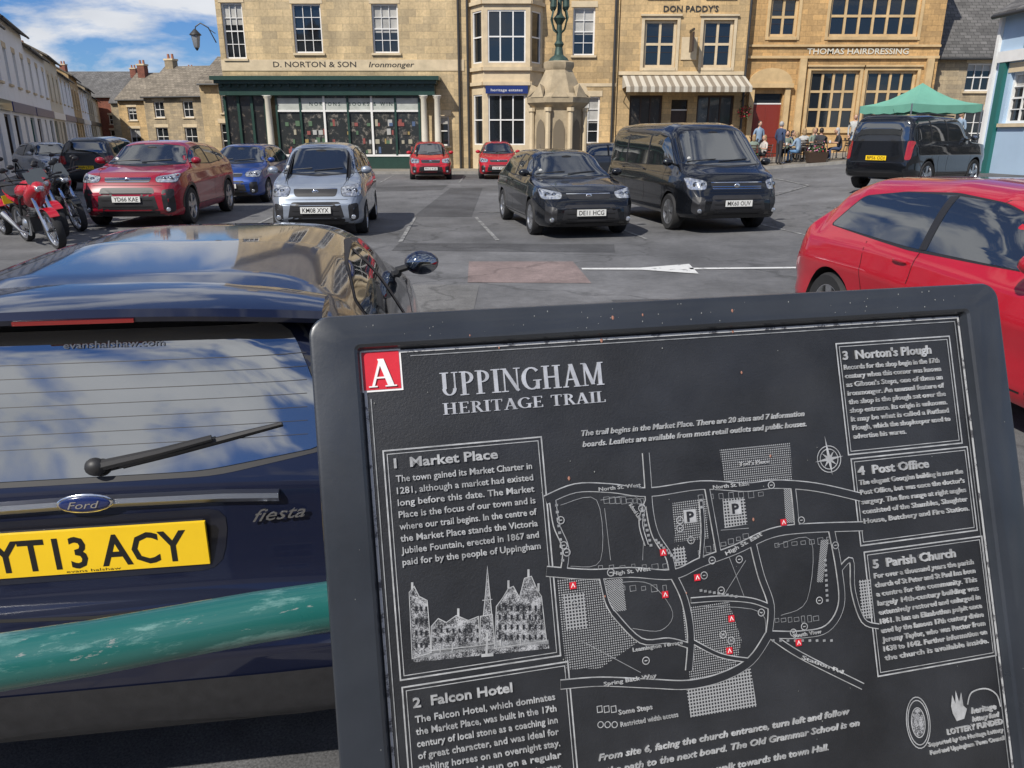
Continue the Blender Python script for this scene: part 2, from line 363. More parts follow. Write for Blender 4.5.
    for i,s_ in enumerate(['For over a thousand years the parish','church of St Peter and St Paul has been','a centre for the community. This','largely 14th-century building was','extensively restored and enlarged in','1861. It has an Elizabethan pulpit once','used by the famous 17th century divine','Jeremy Taylor, who was Rector from','1638 to 1642. Further information on','the church is available inside.']):
        tl(s_,873+i*1.2,578+i*9.1,973+i*1.7,5.1)
    tl('The trail begins in the Market Place. There are 20 sites and 7 information',581,436,804,5.6,shear=.25,off=.015)
    tl('boards. Leaflets are available from most retail outlets and public houses.',582,447,806,5.6,shear=.25,off=.015)
    tl('From site 6, facing the church entrance, turn left and follow',598,760,852,6.5,shear=.25,off=.015)
    tl('the path to the next board. The Old Grammar School is on',606,773,862,6.5,shear=.25,off=.015)
    tl('your right as you walk towards the town Hall.',640,786,830,6.5,shear=.25)
    tl('Supported by the Heritage Lottery',927,746,1003,4.3); tl('Fund and Uppingham Town Council',929,754,1004,4.3)
    tl('heritage',970,713,995,6.0,shear=.2); tl('lottery fund',971,721,998,5.0,shear=.2); tl('LOTTERY FUNDED',946,734,1002,5.5,off=.02)
    tl('Some Steps',618,714,652,4.8); tl('Restricted width access',620,726,678,4.8)
    for i in range(3):
        a=tr(597+i*7,712); rib(k,[(a[0],a[1]),(a[0]+.005,a[1]),(a[0]+.005,a[1]+.006),(a[0],a[1]+.006)],.0008,sil,.0018,True)
        a=tr(600+i*7,724); rib(k,[(a[0]+.003*math.cos(t*math.pi/5),a[1]+.003*math.sin(t*math.pi/5)) for t in range(10)],.0008,sil,.0018,True)
    sc_=(.36,.37,.38)
    hd=M('hatch_dots',sc_,.4,.2,kind='stripe',c2=bcol,K=420.,mode='dot'); hg=M('hatch_grid',sc_,.4,.2,kind='stripe',c2=bcol,K=300.,mode='grid'); hl=M('hatch_lines',sc_,.4,.2,kind='stripe',c2=bcol,K=420.,mode='d')
    def blk_(pts,m):
        zc[0]+=1; q=T(pts); k.add([(*p,.0013+(zc[0]%40)*3e-6) for p in q],[tuple(range(len(q)))],m)
    blk_([(719,449),(789,442),(792,479),(724,485)],hd); blk_([(556,579),(606,574),(612,612),(640,640),(600,668),(566,669)],hd)
    blk_([(681,607),(728,601),(741,640),(735,668),(690,684)],hd); blk_([(686,690),(750,668),(756,706),(690,717)],hg)
    blk_([(672,503),(706,498),(708,538),(674,542)],hd); blk_([(722,499),(744,497),(747,524),(724,528)],hg); blk_([(783,489),(795,488),(798,522),(785,523)],hl)
    blk_([(672,548),(684,546),(687,564),(674,566)],hg); blk_([(606,580),(622,578),(626,610),(610,612)],hl); blk_([(858,580),(870,579),(872,618),(861,618)],hg)
    blk_([(820,540),(828,539),(822,582),(816,582)],hl); blk_([(562,594),(584,592),(588,628),(566,630)],hg)
    roads=[([(545,500),(575,488),(610,488),(648,492),(700,485),(745,487),(775,484),(815,487),(860,497)],8.5),
     ([(645,453),(647,480),(649,510),(655,535),(668,556),(672,574)],7),
     ([(546,571),(590,574),(630,572),(672,574),(700,562),(735,549),(770,533),(805,528),(862,526)],9.5),
     ([(552,500),(556,525),(565,548),(563,571)],6),([(672,574),(684,600),(690,635),(688,670)],7),
     ([(560,684),(600,681),(650,683),(688,684),(722,676),(750,660),(768,634)],8.5),
     ([(752,543),(760,575),(770,605),(768,634)],7),([(768,634),(800,634),(826,628),(840,605),(838,570),(830,528)],7),
     ([(768,634),(800,655),(862,686)],6),([(706,487),(712,520),(718,554)],5),([(792,487),(794,505),(796,528)],5),
     ([(690,600),(722,598),(750,600),(768,606)],4.5),([(612,612),(640,640),(668,640),(688,645)],4.5),([(838,570),(850,560),(852,590),(862,620),(878,626)],4.5),
     ([(700,562),(702,530),(700,500)],3.5),([(650,492),(640,520),(646,545)],3),([(690,640),(720,655),(750,660)],3.5),([(600,574),(606,600),(612,612)],3.5)]
    for p,wpx in roads: rib(k,crv(T(p)),(wpx+2.2)/1000.*.93,sil,.0016)
    for p,wpx in roads: rib(k,crv(T(p)),(wpx-.0)/1000.*.93,bl,.0021)
    for st,u0,v0,u1,sl in [('North St. West',598,491,640,0),('North St. East',712,489,748,0),('High St. West',612,575,650,0),('High St. East',725,555,765,20),('Spring Back Way',603,685,656,0),('Leamington Terrace',632,651,682,0),('Station Rd.',800,658,846,-26),('South View',792,637,820,0),('Tod’s Piece',738,466,768,0),('School Lane',628,505,646,-60)]:
        tl(st,u0,v0,u1,3.8,z=.0026,sl=sl)
    for (u,v) in [(566,552),(563,545),(679,520),(679,528),(690,540),(711,560),(703,575),(720,590),(722,634),(730,640),(645,660),(770,485),(738,559),(792,632),(803,626),(818,600),(641,508),(834,545),(610,572),(760,612),(800,520),(560,520),(574,603)]:
        a=tr(u,v); rib(k,[(a[0]+.0037*math.cos(t*math.pi/6),a[1]+.0037*math.sin(t*math.pi/6)) for t in range(12)],.0009,sil,.0025,True); rib(k,[(a[0]-.0015,a[1]),(a[0]+.0015,a[1])],.001,sil,.0025)
    # dotted footpaths and little building footprints along the streets
    for p in ([(655,540),(676,560)],[(700,500),(702,556)],[(826,600),(824,560)],[(556,505),(562,560)],[(700,590),(735,596)],[(772,640),(830,640)],[(640,505),(650,545)]):
        q=T(p); 
        for i in range(9):
            c_=Vector(q[0]).lerp(Vector(q[1]),i/8); rib(k,[(c_.x-.0016,c_.y),(c_.x+.0016,c_.y)],.0026,sil2,.0023)
    rs=random.Random(3)
    for p,off_ in (([(600,568),(665,566)],0),([(700,552),(745,536)],0),([(606,500),(640,501)],0),([(700,497),(760,494)],0),([(600,588),(664,588)],0),([(776,545),(828,540)],0),([(776,620),(815,618)],0)):
        q=T(p); n_=7
        for i in range(n_):
            c_=Vector(q[0]).lerp(Vector(q[1]),i/(n_-1)); a_=rs.uniform(.0018,.0034); b2_=rs.uniform(.0018,.0034)
            rib(k,[(c_.x-a_,c_.y-b2_),(c_.x+a_,c_.y-b2_),(c_.x+a_,c_.y+b2_),(c_.x-a_,c_.y+b2_)],.0005,sil2,.0017,True)
    for (u,v) in [(572,585),(662,552),(696,577),(782,522),(664,594),(728,650),(797,642),(730,618)]:
        a=tr(u,v); k.box(a[0]-.0034,a[1]-.0034,.0027,a[0]+.0034,a[1]+.0034,.0032,red)
        rib(k,[(a[0]-.0018,a[1]-.0018),(a[0],a[1]+.002),(a[0]+.0018,a[1]-.0018)],.0008,wht,.0034)
    for (u,v) in [(689,516),(734,508)]:
        a=tr(u,v); k.box(a[0]-.007,a[1]-.007,.0022,a[0]+.007,a[1]+.007,.0027,sil); text(tx,'P',bl,(a[0]-.004,a[1]-.005,.0033),(1,0,0),(0,1,0),.008,.010,.03,0,1,.0003)
    a=tr(828,459)
    for rr_ in (.011,.0145): rib(k,[(a[0]+rr_*math.cos(t*math.pi/12),a[1]+rr_*math.sin(t*math.pi/12)) for t in range(24)],.0009,sil,.0018,True)
    for i in range(8):
        t=i*math.pi/4+.1; l=.026 if i==2 else .018 if i%2==0 else .011; q=Vector((math.cos(t),math.sin(t)));o=Vector((-q.y,q.x))
        k.add([(a[0]+q.x*l,a[1]+q.y*l,.0022+i*3e-6),(a[0]+o.x*.002,a[1]+o.y*.002,.0022+i*3e-6),(a[0]-o.x*.002,a[1]-o.y*.002,.0022+i*3e-6)],[(0,1,2)],sil)
    a=tr(917,722)
    for rx in (.019,.0165,.011): rib(k,[(a[0]+rx*.78*math.cos(t*math.pi/14),a[1]+rx*1.45*math.sin(t*math.pi/14)) for t in range(28)],.0011,sil,.0018,True)
    et=M('etching',(.44,.45,.47),.45,.1,kind='etch',c2=bcol)
    k.add([(a[0]+.0105*.75*math.cos(t*math.pi/14),a[1]+.0105*1.4*math.sin(t*math.pi/14),.0017) for t in range(28)],[tuple(range(28))],et)
    a=tr(957,708); q=[(-.009,.004),(-.006,.016),(-.003,.006),(-.001,.020),(.002,.007),(.006,.017),(.007,.002),(.011,-.002),(.006,-.012),(-.004,-.013),(-.008,-.004)]
    k.add([(a[0]+p[0],a[1]+p[1],.002) for p in q],[tuple(range(len(q)))],sil)
    rib(k,crv([(tr(966,704)),(tr(970,692)),(tr(984,688)),(tr(995,694)),(tr(999,706))]),.0016,sil,.002)
    # market-place engraving: line drawing
    def wash(pts): zc[0]+=1; k.add([(*p,.00145+(zc[0]%30)*3e-6) for p in T(pts)],[tuple(range(len(pts)))],et)
    def ln(pts,w=.0007,m=sil,z=.0018,cl=False): rib(k,T(pts),w,m,z,cl)
    LB=[(412,658),(409,592),(414,586),(419,596),(427,600),(431,652)]; MBk=[(431,650),(431,626),(438,618),(446,622),(456,615),(468,620),(478,616),(480,645)]
    HB=[(480,645),(480,616),(492,614),(494,643)]; RB=[(494,648),(496,606),(502,598),(508,588),(513,586),(519,597),(524,578),(531,576),(537,590),(541,596),(546,640)]
    for P_ in (LB,MBk,HB,RB): wash(P_); ln(P_,.0009,sil,.0019,True)
    ln([(483,616),(485.5,590),(487,566),(489,590),(491.5,615)],.0010,sil,.002); wash([(483,616),(487,566),(491.5,615)]); ln([(482,600),(492,599)],.0008)
    for u in range(416,429,5):
        for v in (606,618,630,642): ln([(u,v+5),(u,v)],.0020,bl,.0020)
    for u in range(435,478,6):
        for v in (628,637): ln([(u,v+4),(u,v)],.0018,bl,.0020)
    for u in range(499,543,6):
        for v in (605,614,624,634): ln([(u,v+5),(u,v)],.0020,bl,.0020)
    for u,v in ((412,586),(458,612),(508,584),(528,573),(538,587)): ln([(u,v+4),(u,v-4)],.0022,sil,.0019)
    for i in range(6): ln([(414+i*2,658-i*1.2),(470,650-i*1.4),(548,643-i*.7)],.0005,sil2,.0017)
    wash([(414,662),(412,656),(470,648),(548,640),(549,648)])
    for (u,v) in ((440,652),(452,650),(500,646),(520,645)): ln([(u,v),(u,v-7)],.0014,sil,.0021)
    ln([(486,655),(487,632)],.0022,sil,.002); ln([(481,655),(493,654)],.003,sil,.002); ln([(484,640),(490,639)],.002,sil,.002)
    for p in ([(600,500),(640,500),(642,560)],[(560,505),(596,500),(600,560),(570,566)],[(720,600),(745,560)],[(618,582),(650,584),(672,612),(660,630),(632,628)],[(720,530),(748,528)],[(776,545),(810,540),(806,600),(780,615)],[(700,606),(760,612),(762,650)],[(580,640),(640,672)],[(604,508),(610,560)],[(728,556),(744,598)]):
        rib(k,crv(T(p)),.0006,sil2,.0017)
    k.build('artwork',R); tx.build('lettering',R)
    d=MB(); pk=M('debris',(.30,.14,.10),.8); pk2=M('lichen',(.24,.25,.24),.9)
    for i in range(110):
        if i<14: x=random.uniform(.05,X1-.03);y=random.choice([random.uniform(-.008,.02),random.uniform(-.3,0)]); s_=random.uniform(.0007,.0017); mm=pk
        else: x=random.uniform(x0+.01,x1-.01);y=random.choice([random.uniform(.008,yt-.006),random.uniform(-.5,0)]); s_=random.uniform(.0002,.0006); mm=pk2
        if x<.0 or x>X1: y=random.uniform(-.5,yt-.02)
        z=.0122 if (y>.006 or x<-.006 or x>X1+.006) else .0024
        d.ell((x,y,z),(s_,s_*1.6,.0004),mm,6,4)
    d.build('debris',R)
    pb=MB(); inv=mt.inverted()
    cx=(x0+x1)/2
    for xx in (cx-.16,cx+.16):
        top=mt@Vector((xx,-.30,-.052)); pts=[top,top+Vector((0,.05,-.06)),Vector((top.x,top.y+.06,.1))]
        pb.tube([inv@q for q in pts],.03,fr,12)
    pb.build('posts',R)
build_board()

# ================================================================== RAILING
def railing():
    a=Vector((-.632,.798,1.128)); c=Vector((-.264,.944,1.10)); d=(c-a); d.z*=.6; dn=d.normalized()
    ry=math.atan2(dn.y,dn.x)
    p0=a-dn*2.2; p1=c+dn*.5
    R=root('guard_rail',p0,ry); inv=Matrix.Rotation(-ry,4,'Z')
    tm=M('rail_paint',(.014,.118,.108),.32,0,.4,kind='worn',c2=(.13,.27,.25),c3=(.22,.25,.24),ws=16,lo=.53,wd=.10,sc=(.35,1.3,1.3),bump=.2,bd=.002,rv=.12)
    b=MB(); n=int((p1-p0).length/.1)
    b.tube([inv@(dn*(i*.1)+Vector((0,0,.0015*math.sin(i*2.1)))) for i in range(n+1)],.035,tm,24)
    for q in (dn*.2,dn*(n*.1-.03)): b.tube([inv@q,inv@Vector((q.x,q.y,.05-p0.z))],.03,tm,16)
    b.build('rail',R)
railing()

# ================================================================== VEHICLES
def wheel_mesh(r,style,wd=.21):
    key='wheel_%.2f_%s'%(r,style)
    if key in bpy.data.meshes: return bpy.data.meshes[key]
    b=MB(); h=wd/2; ri=r*.68
    b.lathe([(ri,-h*.9),(r*.93,-h),(r*.99,-h*.75),(r,0),(r*.99,h*.75),(r*.93,h),(ri,h*.9)],(0,0,0),rubber,36,'y')
    b.lathe([(ri,h*.9),(ri*.97,h*.9),(ri*.93,h*.55),(ri*.9,-h*.6)],(0,0,0),alloy,36,'y')
    b.lathe([(ri*.92,0),(.001,0)],(0,0,0),dark,24,'y')
    b.lathe([(ri*.62,h*.1),(.001,h*.12)],(0,0,0),M('brake_disc',(.25,.25,.26),.4,.8),24,'y')
    ns=5 if style!='multi' else 9
    for i in range(ns):
        t=2*math.pi*i/ns+.3; q=Vector((math.cos(t),0,math.sin(t))); o=Vector((-q.z,0,q.x)); w0=ri*(.16 if ns==5 else .09); w1=ri*(.22 if ns==5 else .1)
        a=[q*ri*.12+o*w0,q*ri*.12-o*w0,q*ri*.96-o*w1,q*ri*.96+o*w1]
        b.hexa([p+Vector((0,h*.45,0)) for p in a],[p+Vector((0,h*(.78 if j<2 else .86),0)) for j,p in enumerate(a)],alloy)
    b.lathe([(ri*.2,h*.5),(ri*.2,h*.82),(ri*.12,h*.86),(.001,h*.86)],(0,0,0),alloy,16,'y')
    o=b.build(key); me=o.data; bpy.data.objects.remove(o); return me
KIND={
'hatch':dict(top=[(0,.42),(.008,.48),(.02,.60),(.045,.70),(.115,.93),(.17,.975),(.40,1.0),(.53,.985),(.59,.955),(.735,.68),(.80,.65),(.90,.60),(.955,.535),(.985,.45),(1,.36)],
  belt=[(0,.42),(.05,.64),(.3,.655),(.6,.625),(.75,.61),(.9,.56),(1,.36)],wt=.66,
  win=[(.135,.70),(.19,.875),(.30,.915),(.42,.925),(.53,.915),(.585,.88),(.695,.675),(.40,.672)],pil=[.43],ws=[(-.80,.685),(-.62,.925),(0,.95),(.62,.925),(.80,.685),(0,.675)],rw=[(-.72,.70),(-.60,.90),(.60,.90),(.72,.70)],wx=(.185,.80)),
'mpv':dict(top=[(0,.40),(.008,.50),(.02,.62),(.04,.74),(.085,.93),(.13,.975),(.42,1.0),(.58,.98),(.64,.945),(.815,.665),(.88,.625),(.945,.56),(.985,.47),(1,.36)],
  belt=[(0,.42),(.05,.62),(.3,.64),(.6,.60),(.8,.585),(.92,.54),(1,.36)],wt=.70,
  win=[(.10,.70),(.14,.88),(.30,.92),(.45,.93),(.58,.915),(.635,.875),(.77,.66),(.40,.655)],pil=[.22,.45],ws=[(-.84,.675),(-.66,.925),(0,.95),(.66,.925),(.84,.675),(0,.66)],rw=[(-.72,.70),(-.64,.90),(.64,.90),(.72,.70)],wx=(.16,.815)),
'suv':dict(top=[(0,.42),(.008,.5),(.025,.66),(.06,.80),(.10,.925),(.16,.955),(.42,1.0),(.54,.985),(.59,.955),(.725,.715),(.80,.69),(.92,.64),(.965,.575),(.99,.47),(1,.40)],
  belt=[(0,.45),(.05,.69),(.3,.69),(.6,.665),(.8,.65),(.93,.60),(1,.40)],wt=.68,
  win=[(.11,.75),(.16,.86),(.30,.915),(.42,.925),(.54,.91),(.59,.88),(.69,.72),(.40,.71)],pil=[.25,.43],ws=[(-.80,.72),(-.63,.925),(0,.95),(.63,.925),(.80,.72),(0,.71)],rw=[(-.70,.74),(-.60,.88),(.60,.88),(.70,.74)],wx=(.185,.815)),
'disco':dict(top=[(0,.34),(.006,.52),(.015,.75),(.028,.94),(.05,.985),(.3,1.0),(.40,.985),(.60,.975),(.635,.945),(.735,.675),(.78,.65),(.93,.62),(.975,.56),(.99,.47),(1,.36)],
  belt=[(0,.40),(.03,.62),(.3,.625),(.6,.615),(.8,.61),(.95,.585),(1,.36)],wt=.80,
  win=[(.05,.66),(.055,.90),(.30,.93),(.58,.925),(.63,.89),(.71,.66),(.40,.655)],pil=[.22,.42],ws=[(-.84,.68),(-.74,.93),(.74,.93),(.84,.68)],rw=[(-.78,.66),(-.72,.90),(.72,.90),(.78,.66)],wx=(.20,.80)),
'van':dict(top=[(0,.28),(.006,.5),(.014,.80),(.025,.95),(.05,.985),(.2,1.0),(.62,.995),(.70,.97),(.735,.93),(.865,.625),(.90,.585),(.955,.54),(.985,.46),(1,.30)],
  belt=[(0,.35),(.03,.545),(.5,.55),(.8,.54),(.93,.50),(1,.30)],wt=.83,
  win=[(.05,.60),(.055,.87),(.30,.885),(.60,.885),(.70,.86),(.735,.80),(.81,.60),(.40,.59)],pil=[.27,.53],ws=[(-.86,.62),(-.77,.90),(0,.93),(.77,.90),(.86,.62),(0,.60)],rw=[(-.78,.62),(-.74,.88),(.74,.88),(.78,.62)],wx=(.20,.805)),
}
def vehicle(name,pos,head,L,W,Hh,kind,pm,wr=.31,z=None,fiesta=False,plate='AB12 CDE',face='generic',hi=False,rear=True,clad=False,wstyle='five'):
    """head: heading angle in degrees (0=+X, CCW)"""
    K=KIND[kind]; ab=K.get('abs',False)
    zz=g(*pos) if z is None else z
    R=root(name,(pos[0],pos[1],zz),rad(head))
    hw=W/2; ns=150 if hi else 90; nr=30 if hi else 20
    t=(1-np.cos(np.linspace(0,math.pi,ns)))/2*.75+np.linspace(0,1,ns)*.25
    xs=t*L; fine=np.linspace(-.2,L+.2,1200)
    def prof(cp,abs_=False,sg=.012):
        cx=[c[0]*(1 if abs_ else L) for c in cp]; cy=[c[1]*(1 if abs_ else Hh) for c in cp]
        f=np.interp(fine,cx,cy); k=int(max(1,sg*L/(fine[1]-fine[0]))); ker=np.hanning(2*k+3); ker/=ker.sum(); f=np.convolve(np.pad(f,k+1,'edge'),ker,'valid'); return np.interp(xs,fine,f)
    zt=prof(K['top'],ab,K.get('sg',.012)); be=prof(K['belt'],ab,.02)
    zbot=prof(K.get('bot',[(0,.24),(.02,.19),(.10,.15),(.90,.13),(.98,.14),(1,.20)]),ab)
    loops=[]
    for i,x in enumerate(xs):
        dr=x; df=L-x; w_=hw
        Rr=K.get('rr',.42); Rf=K.get('rf',.75)
        if dr<Rr: w_*=1-.15*((Rr-dr)/Rr)**2.4
        if df<Rf: w_*=1-.22*((Rf-df)/Rf)**2.6
        T_=zt[i];B_=min(be[i],T_-.025);Z0=min(zbot[i],B_-.05); h=T_-B_
        bl_=min(1,max(0,(h-.06)/.30)); bl_=bl_*bl_*(3-2*bl_)
        pts=[(0,Z0),(w_*.55,Z0),(w_*.86,Z0+.005)]
        # sculpted flank: sill tuck, hollow below a crease, shoulder
        for q,wf in ((.03,.93),(.12,.975),(.22,.985),(.38,.975),(.52,.98),(.66,.998),(.72,1.0),(.78,.985),(.90,.968),(.965,.95)): pts.append((w_*wf,Z0+(B_-Z0)*q))
        nexp=2.6+2.6*bl_; wtop=.94*w_*(1-bl_)+hw*K['wt']*(w_/hw)*bl_; wb=.94*w_ - .01*bl_
        for j in range(nr+1):
            th=math.pi/2*j/nr; cy=max(0,math.cos(th))**(2/nexp); cz=max(0,math.sin(th))**(2/nexp)
            pts.append(((wb+(wtop-wb)*cz)*cy,B_+h*cz))
        pts[-1]=(0,T_)
        full=[(x-L/2,p[0],p[1]) for p in pts]+[(x-L/2,-p[0],p[1]) for p in pts[-2:0:-1]]
        loops.append(full)
    b=MB(); 
    def shrink(l,dx,k):
        cz=sum(p[2] for p in l)/len(l); return [(l[0][0]+dx,p[1]*k,cz+(p[2]-cz)*k) for p in l]
    loops=[shrink(loops[0],-.028,.55),shrink(loops[0],-.022,.86)]+loops+[shrink(loops[-1],.03,.86),shrink(loops[-1],.04,.55)]
    b.loops(loops,pm,True,True); b.mi(dark)
    body=b.build('body',R,sharp=50)
    bm=bmesh.new(); bm.from_mesh(body.data); bvh=BVHTree.FromBMesh(bm); bm.free()
    # wheel arches
    cut=MB(); axr,axf=[(f*L-L/2) for f in K['wx']] if not ab else [f-L/2 for f in K['wx']]
    cut.mi(pm); cut.mi(dark)
    for ax in (axr,axf):
        for sg in (-1,1):
            cut.lathe([(wr*1.13,sg*(hw-.27)),(wr*1.13,sg*(hw+.2))],(ax,0,wr*1.02),dark,40,'y',True)
    co_=cut.build('cut'); co_.parent=R
    md=body.modifiers.new('b','BOOLEAN'); md.operation='DIFFERENCE'; md.solver='EXACT'; md.object=co_
    bpy.context.view_layer.update(); dg=bpy.context.evaluated_depsgraph_get()
    nm=bpy.data.meshes.new_from_object(body.evaluated_get(dg)); body.modifiers.clear(); body.data=nm; bpy.data.objects.remove(co_)
    nm.set_sharp_from_angle(angle=rad(38))
    for ax in (axr,axf):
        for sg in (-1,1):
            o=bpy.data.objects.new('wheel',wheel_mesh(wr,wstyle)); SC.collection.objects.link(o); o.parent=R; o.location=(ax,sg*(hw-.115),wr)
            if sg<0: o.rotation_euler=(0,0,math.pi)
    D=MB()
    def proj(ax,sgn,a,c,off):
        if ax=='x': o=Vector((sgn*6,a,c));d=Vector((-sgn,0,0))
        elif ax=='y': o=Vector((a,sgn*4,c));d=Vector((0,-sgn,0))
        else: o=Vector((a,c,5));d=Vector((0,0,-1))
        h=bvh.ray_cast(o,d)
        if h[0] is None or (ax=='x' and abs(h[0].x)<L*.02):
            q=Vector((sgn*(L/2),a,c)) if ax=='x' else Vector((a,sgn*hw,c)) if ax=='y' else Vector((a,c,Hh)); h=bvh.find_nearest(q)
        n=h[1]; 
        if n.dot(d)>0: n=-n
        return h[0]+n*off
    def patch(ax,sgn,poly,off,m,rings=7,mir=False,npt=60):
        P=[Vector((*p,0)) for p in poly]; Q=[]
        for i,p in enumerate(P):
            a=P[i-1];c=P[(i+1)%len(P)]; rd=min(min((a-p).length,(c-p).length)*.5,.05)
            p1=p+(a-p).normalized()*rd;p2=p+(c-p).normalized()*rd
            for j in range(4):
                s_=j/3; Q.append(p1*(1-s_)**2+p*2*s_*(1-s_)+p2*s_*s_)
        P=Q
        per=sum((P[i]-P[i-1]).length for i in range(len(P))); st=per/npt; Q=[]
        for i,p in enumerate(P):
            c=P[(i+1)%len(P)]; k=max(1,int((c-p).length/st+.5))
            for j in range(k): Q.append(p.lerp(c,j/k))
        cen=Vector((0,0,0))
        for p in Q: cen+=p
        cen/=len(Q); vs=[];n=len(Q);fs=[]
        for r_ in range(rings):
            f=1-r_/rings
            for p in Q:
                q=cen+(p-cen)*f; vs.append(proj(ax,sgn,q.x,q.y,off))
        vs.append(proj(ax,sgn,cen.x,cen.y,off))
        for r_ in range(rings-1):
            for j in range(n): k=(j+1)%n; fs.append((r_*n+j,r_*n+k,(r_+1)*n+k,(r_+1)*n+j))
        for j in range(n): fs.append(((rings-1)*n+j,(rings-1)*n+(j+1)%n,rings*n))
        D.add(vs,fs,m,True)
        if mir:
            if ax=='x': patch(ax,sgn,[(-p[0],p[1]) for p in poly],off,m,rings,False,npt)
            else: patch(ax,-sgn,poly,off,m,rings,False,npt)
    def strip(ax,sgn,pl,wd,off,m,mir=False):
        P=[Vector((*p,0)) for p in pl]
        Q=[]
        for i in range(len(P)-1):
            k=max(1,int((P[i+1]-P[i]).length/.05))
            for j in range(k): Q.append(P[i].lerp(P[i+1],j/k))
        Q.append(P[-1]); vs=[];fs=[]
        for i,p in enumerate(Q):
            d=(Q[min(i+1,len(Q)-1)]-Q[max(i-1,0)]).normalized(); n=Vector((-d.y,d.x,0))*wd/2
            vs.append(proj(ax,sgn,p.x+n.x,p.y+n.y,off)); vs.append(proj(ax,sgn,p.x-n.x,p.y-n.y,off))
        for i in range(len(Q)-1): fs.append((2*i,2*i+1,2*i+3,2*i+2))
        D.add(vs,fs,m,True)
        if mir:
            if ax=='x': strip(ax,sgn,[(-p[0],p[1]) for p in pl],wd,off,m)
            else: strip(ax,-sgn,pl,wd,off,m)
    X=lambda f:(f if ab else f*L)-L/2
    Z=lambda f:(f if ab else f*Hh)
    Y=lambda f:f*hw
    gap=M('panel_gap',(.004,.004,.004),.8)
    def grow(poly,k):
        c=Vector((sum(p[0] for p in poly)/len(poly),sum(p[1] for p in poly)/len(poly))); out=[]
        for p in poly:
            d=Vector(p)-c; out.append(tuple(c+d*(1+k/d.length)))
        return out
    # glazing
    wn=[(X(a),Z(c)) for a,c in K['win']]
    patch('y',1,grow(wn,.022),.0015,black_pl,mir=True); patch('y',1,wn,.004,carglass,mir=True)
    for p in K['pil']:
        zs=[c for a,c in wn]; zlo,zhi=min(zs)+.0,max(zs)-.005
        strip('y',1,[(X(p)+.015,zlo),(X(p)-.02,zhi)],.075,.0065,black_pl,mir=True)
    ws=[(Y(a),Z(c)) for a,c in K['ws']]; patch('x',1,grow(ws,.03),.0015,black_pl); patch('x',1,ws,.004,carglass,rings=9)
    q=proj('x',1,0,max(c for a,c in ws)-.07,.006); D.ell(q,(.004,.10,.03),black_pl,14,6)
    q=proj('x',1,ws[0][0]*.8,ws[0][1]+.09,.007); D.ell(q,(.003,.035,.03),platew,12,6)
    if rear:
        rw=[(Y(a),Z(c)) for a,c in K['rw']]; patch('x',-1,grow(rw,.03),.0015,black_pl); patch('x',-1,rw,.004,M('heated_glass',(.022,.026,.029),.03,0,0,spec=1.0,ior=2.5) if fiesta else carglass,rings=9)
    for y0,y1 in ((-.1,.5),(-.75,-.15)):
        a=proj('x',1,Y(y0),Z(K['ws'][0][1])+.03,.018); c=proj('x',1,Y(y1),Z(K['ws'][0][1])+.07,.018); D.tube([a,c],.008,black_pl,6)
    zw=min(c for a,c in wn); lo=Z(.20) if not ab else .28
    pl=K['pil']; doorx=[X(K['wx'][1])-.36 if not ab else X(K['wx'][1])-.40]+[X(p) for p in pl if p>.1]
    for dx in doorx: strip('y',1,[(dx,lo+.02),(dx,zw-.02)],.007,.0015,gap,mir=True)
    dr0=max(X(K['wx'][0])+.42,-L/2); strip('y',1,[(dr0-.02,zw-.02),(dr0+.05,(lo+zw)/2),(dr0+.12,lo+.02)],.007,.0015,gap,mir=True)
    strip('y',1,[(axr+wr*1.25,lo+.015),(axf-wr*1.25,lo+.015)],.012 if not clad else .12,.002,black_pl if clad else gap,mir=True)
    for dx in doorx[1:]:
        for sg in (-1,1):
            q=proj('y',sg,dx-.13,zw-.10,.02); D.ell(q,(.09,.012,.014),pm,10,6)
    mx_=X(K['win'][-2][0])-.02; mz=zw+.06
    for sg in (-1,1):
        bs=proj('y',sg,mx_,mz-.02,0); q=Vector((mx_+.02,bs.y+sg*.15,mz+.02)); D.ell(q,(.075,.10,.07),pm,16,10); D.ell(q+Vector((-.03,0,0)),(.05,.09,.06),M('mirror_glass',(.3,.32,.34),.05,1),12,8)
        D.tube([bs,q],.02,black_pl,8)
    def plate_(front,zc_):
        sg=1 if front else -1; pm_=platew if front else platey
        q=proj('x',sg,0,zc_,.0); xx=q.x+sg*.03
        D.box(min(xx,xx+sg*.008),-.26,zc_-.0555,max(xx,xx+sg*.008),.26,zc_+.0555,pm_)
        D.box(min(xx-sg*.05,xx-sg*.001),-.24,zc_-.05,max(xx-sg*.05,xx-sg*.001),.24,zc_+.05,black_pl)
        text(D,plate,blk,(xx+sg*.0095,-.225*sg,zc_-.038),(0,sg,0),(0,0,1),.45,.076,.012)
    hz={'hatch':(.465,.55),'mpv':(.45,.555),'suv':(.535,.61),'disco':(.48,.57),'van':(.405,.49)}.get(kind,(.475,.545))
    zb_,zt_=(Z(hz[0]),Z(hz[1])) if not ab else (.66,.76)
    hy=.50 if kind!='van' else .58
    hp=[(Y(.93),zt_+.035),(Y(hy+.02),zt_-.03),(Y(hy+.05),zb_-.005),(Y(.90),zb_-.01)]
    if kind in('disco',): hp=[(Y(.86),zt_),(Y(.56),zt_),(Y(.56),zb_),(Y(.86),zb_)]
    patch('x',1,grow(hp,.012),.002,black_pl,mir=True,rings=4); patch('x',1,hp,.006,lampglass,mir=True,rings=4)
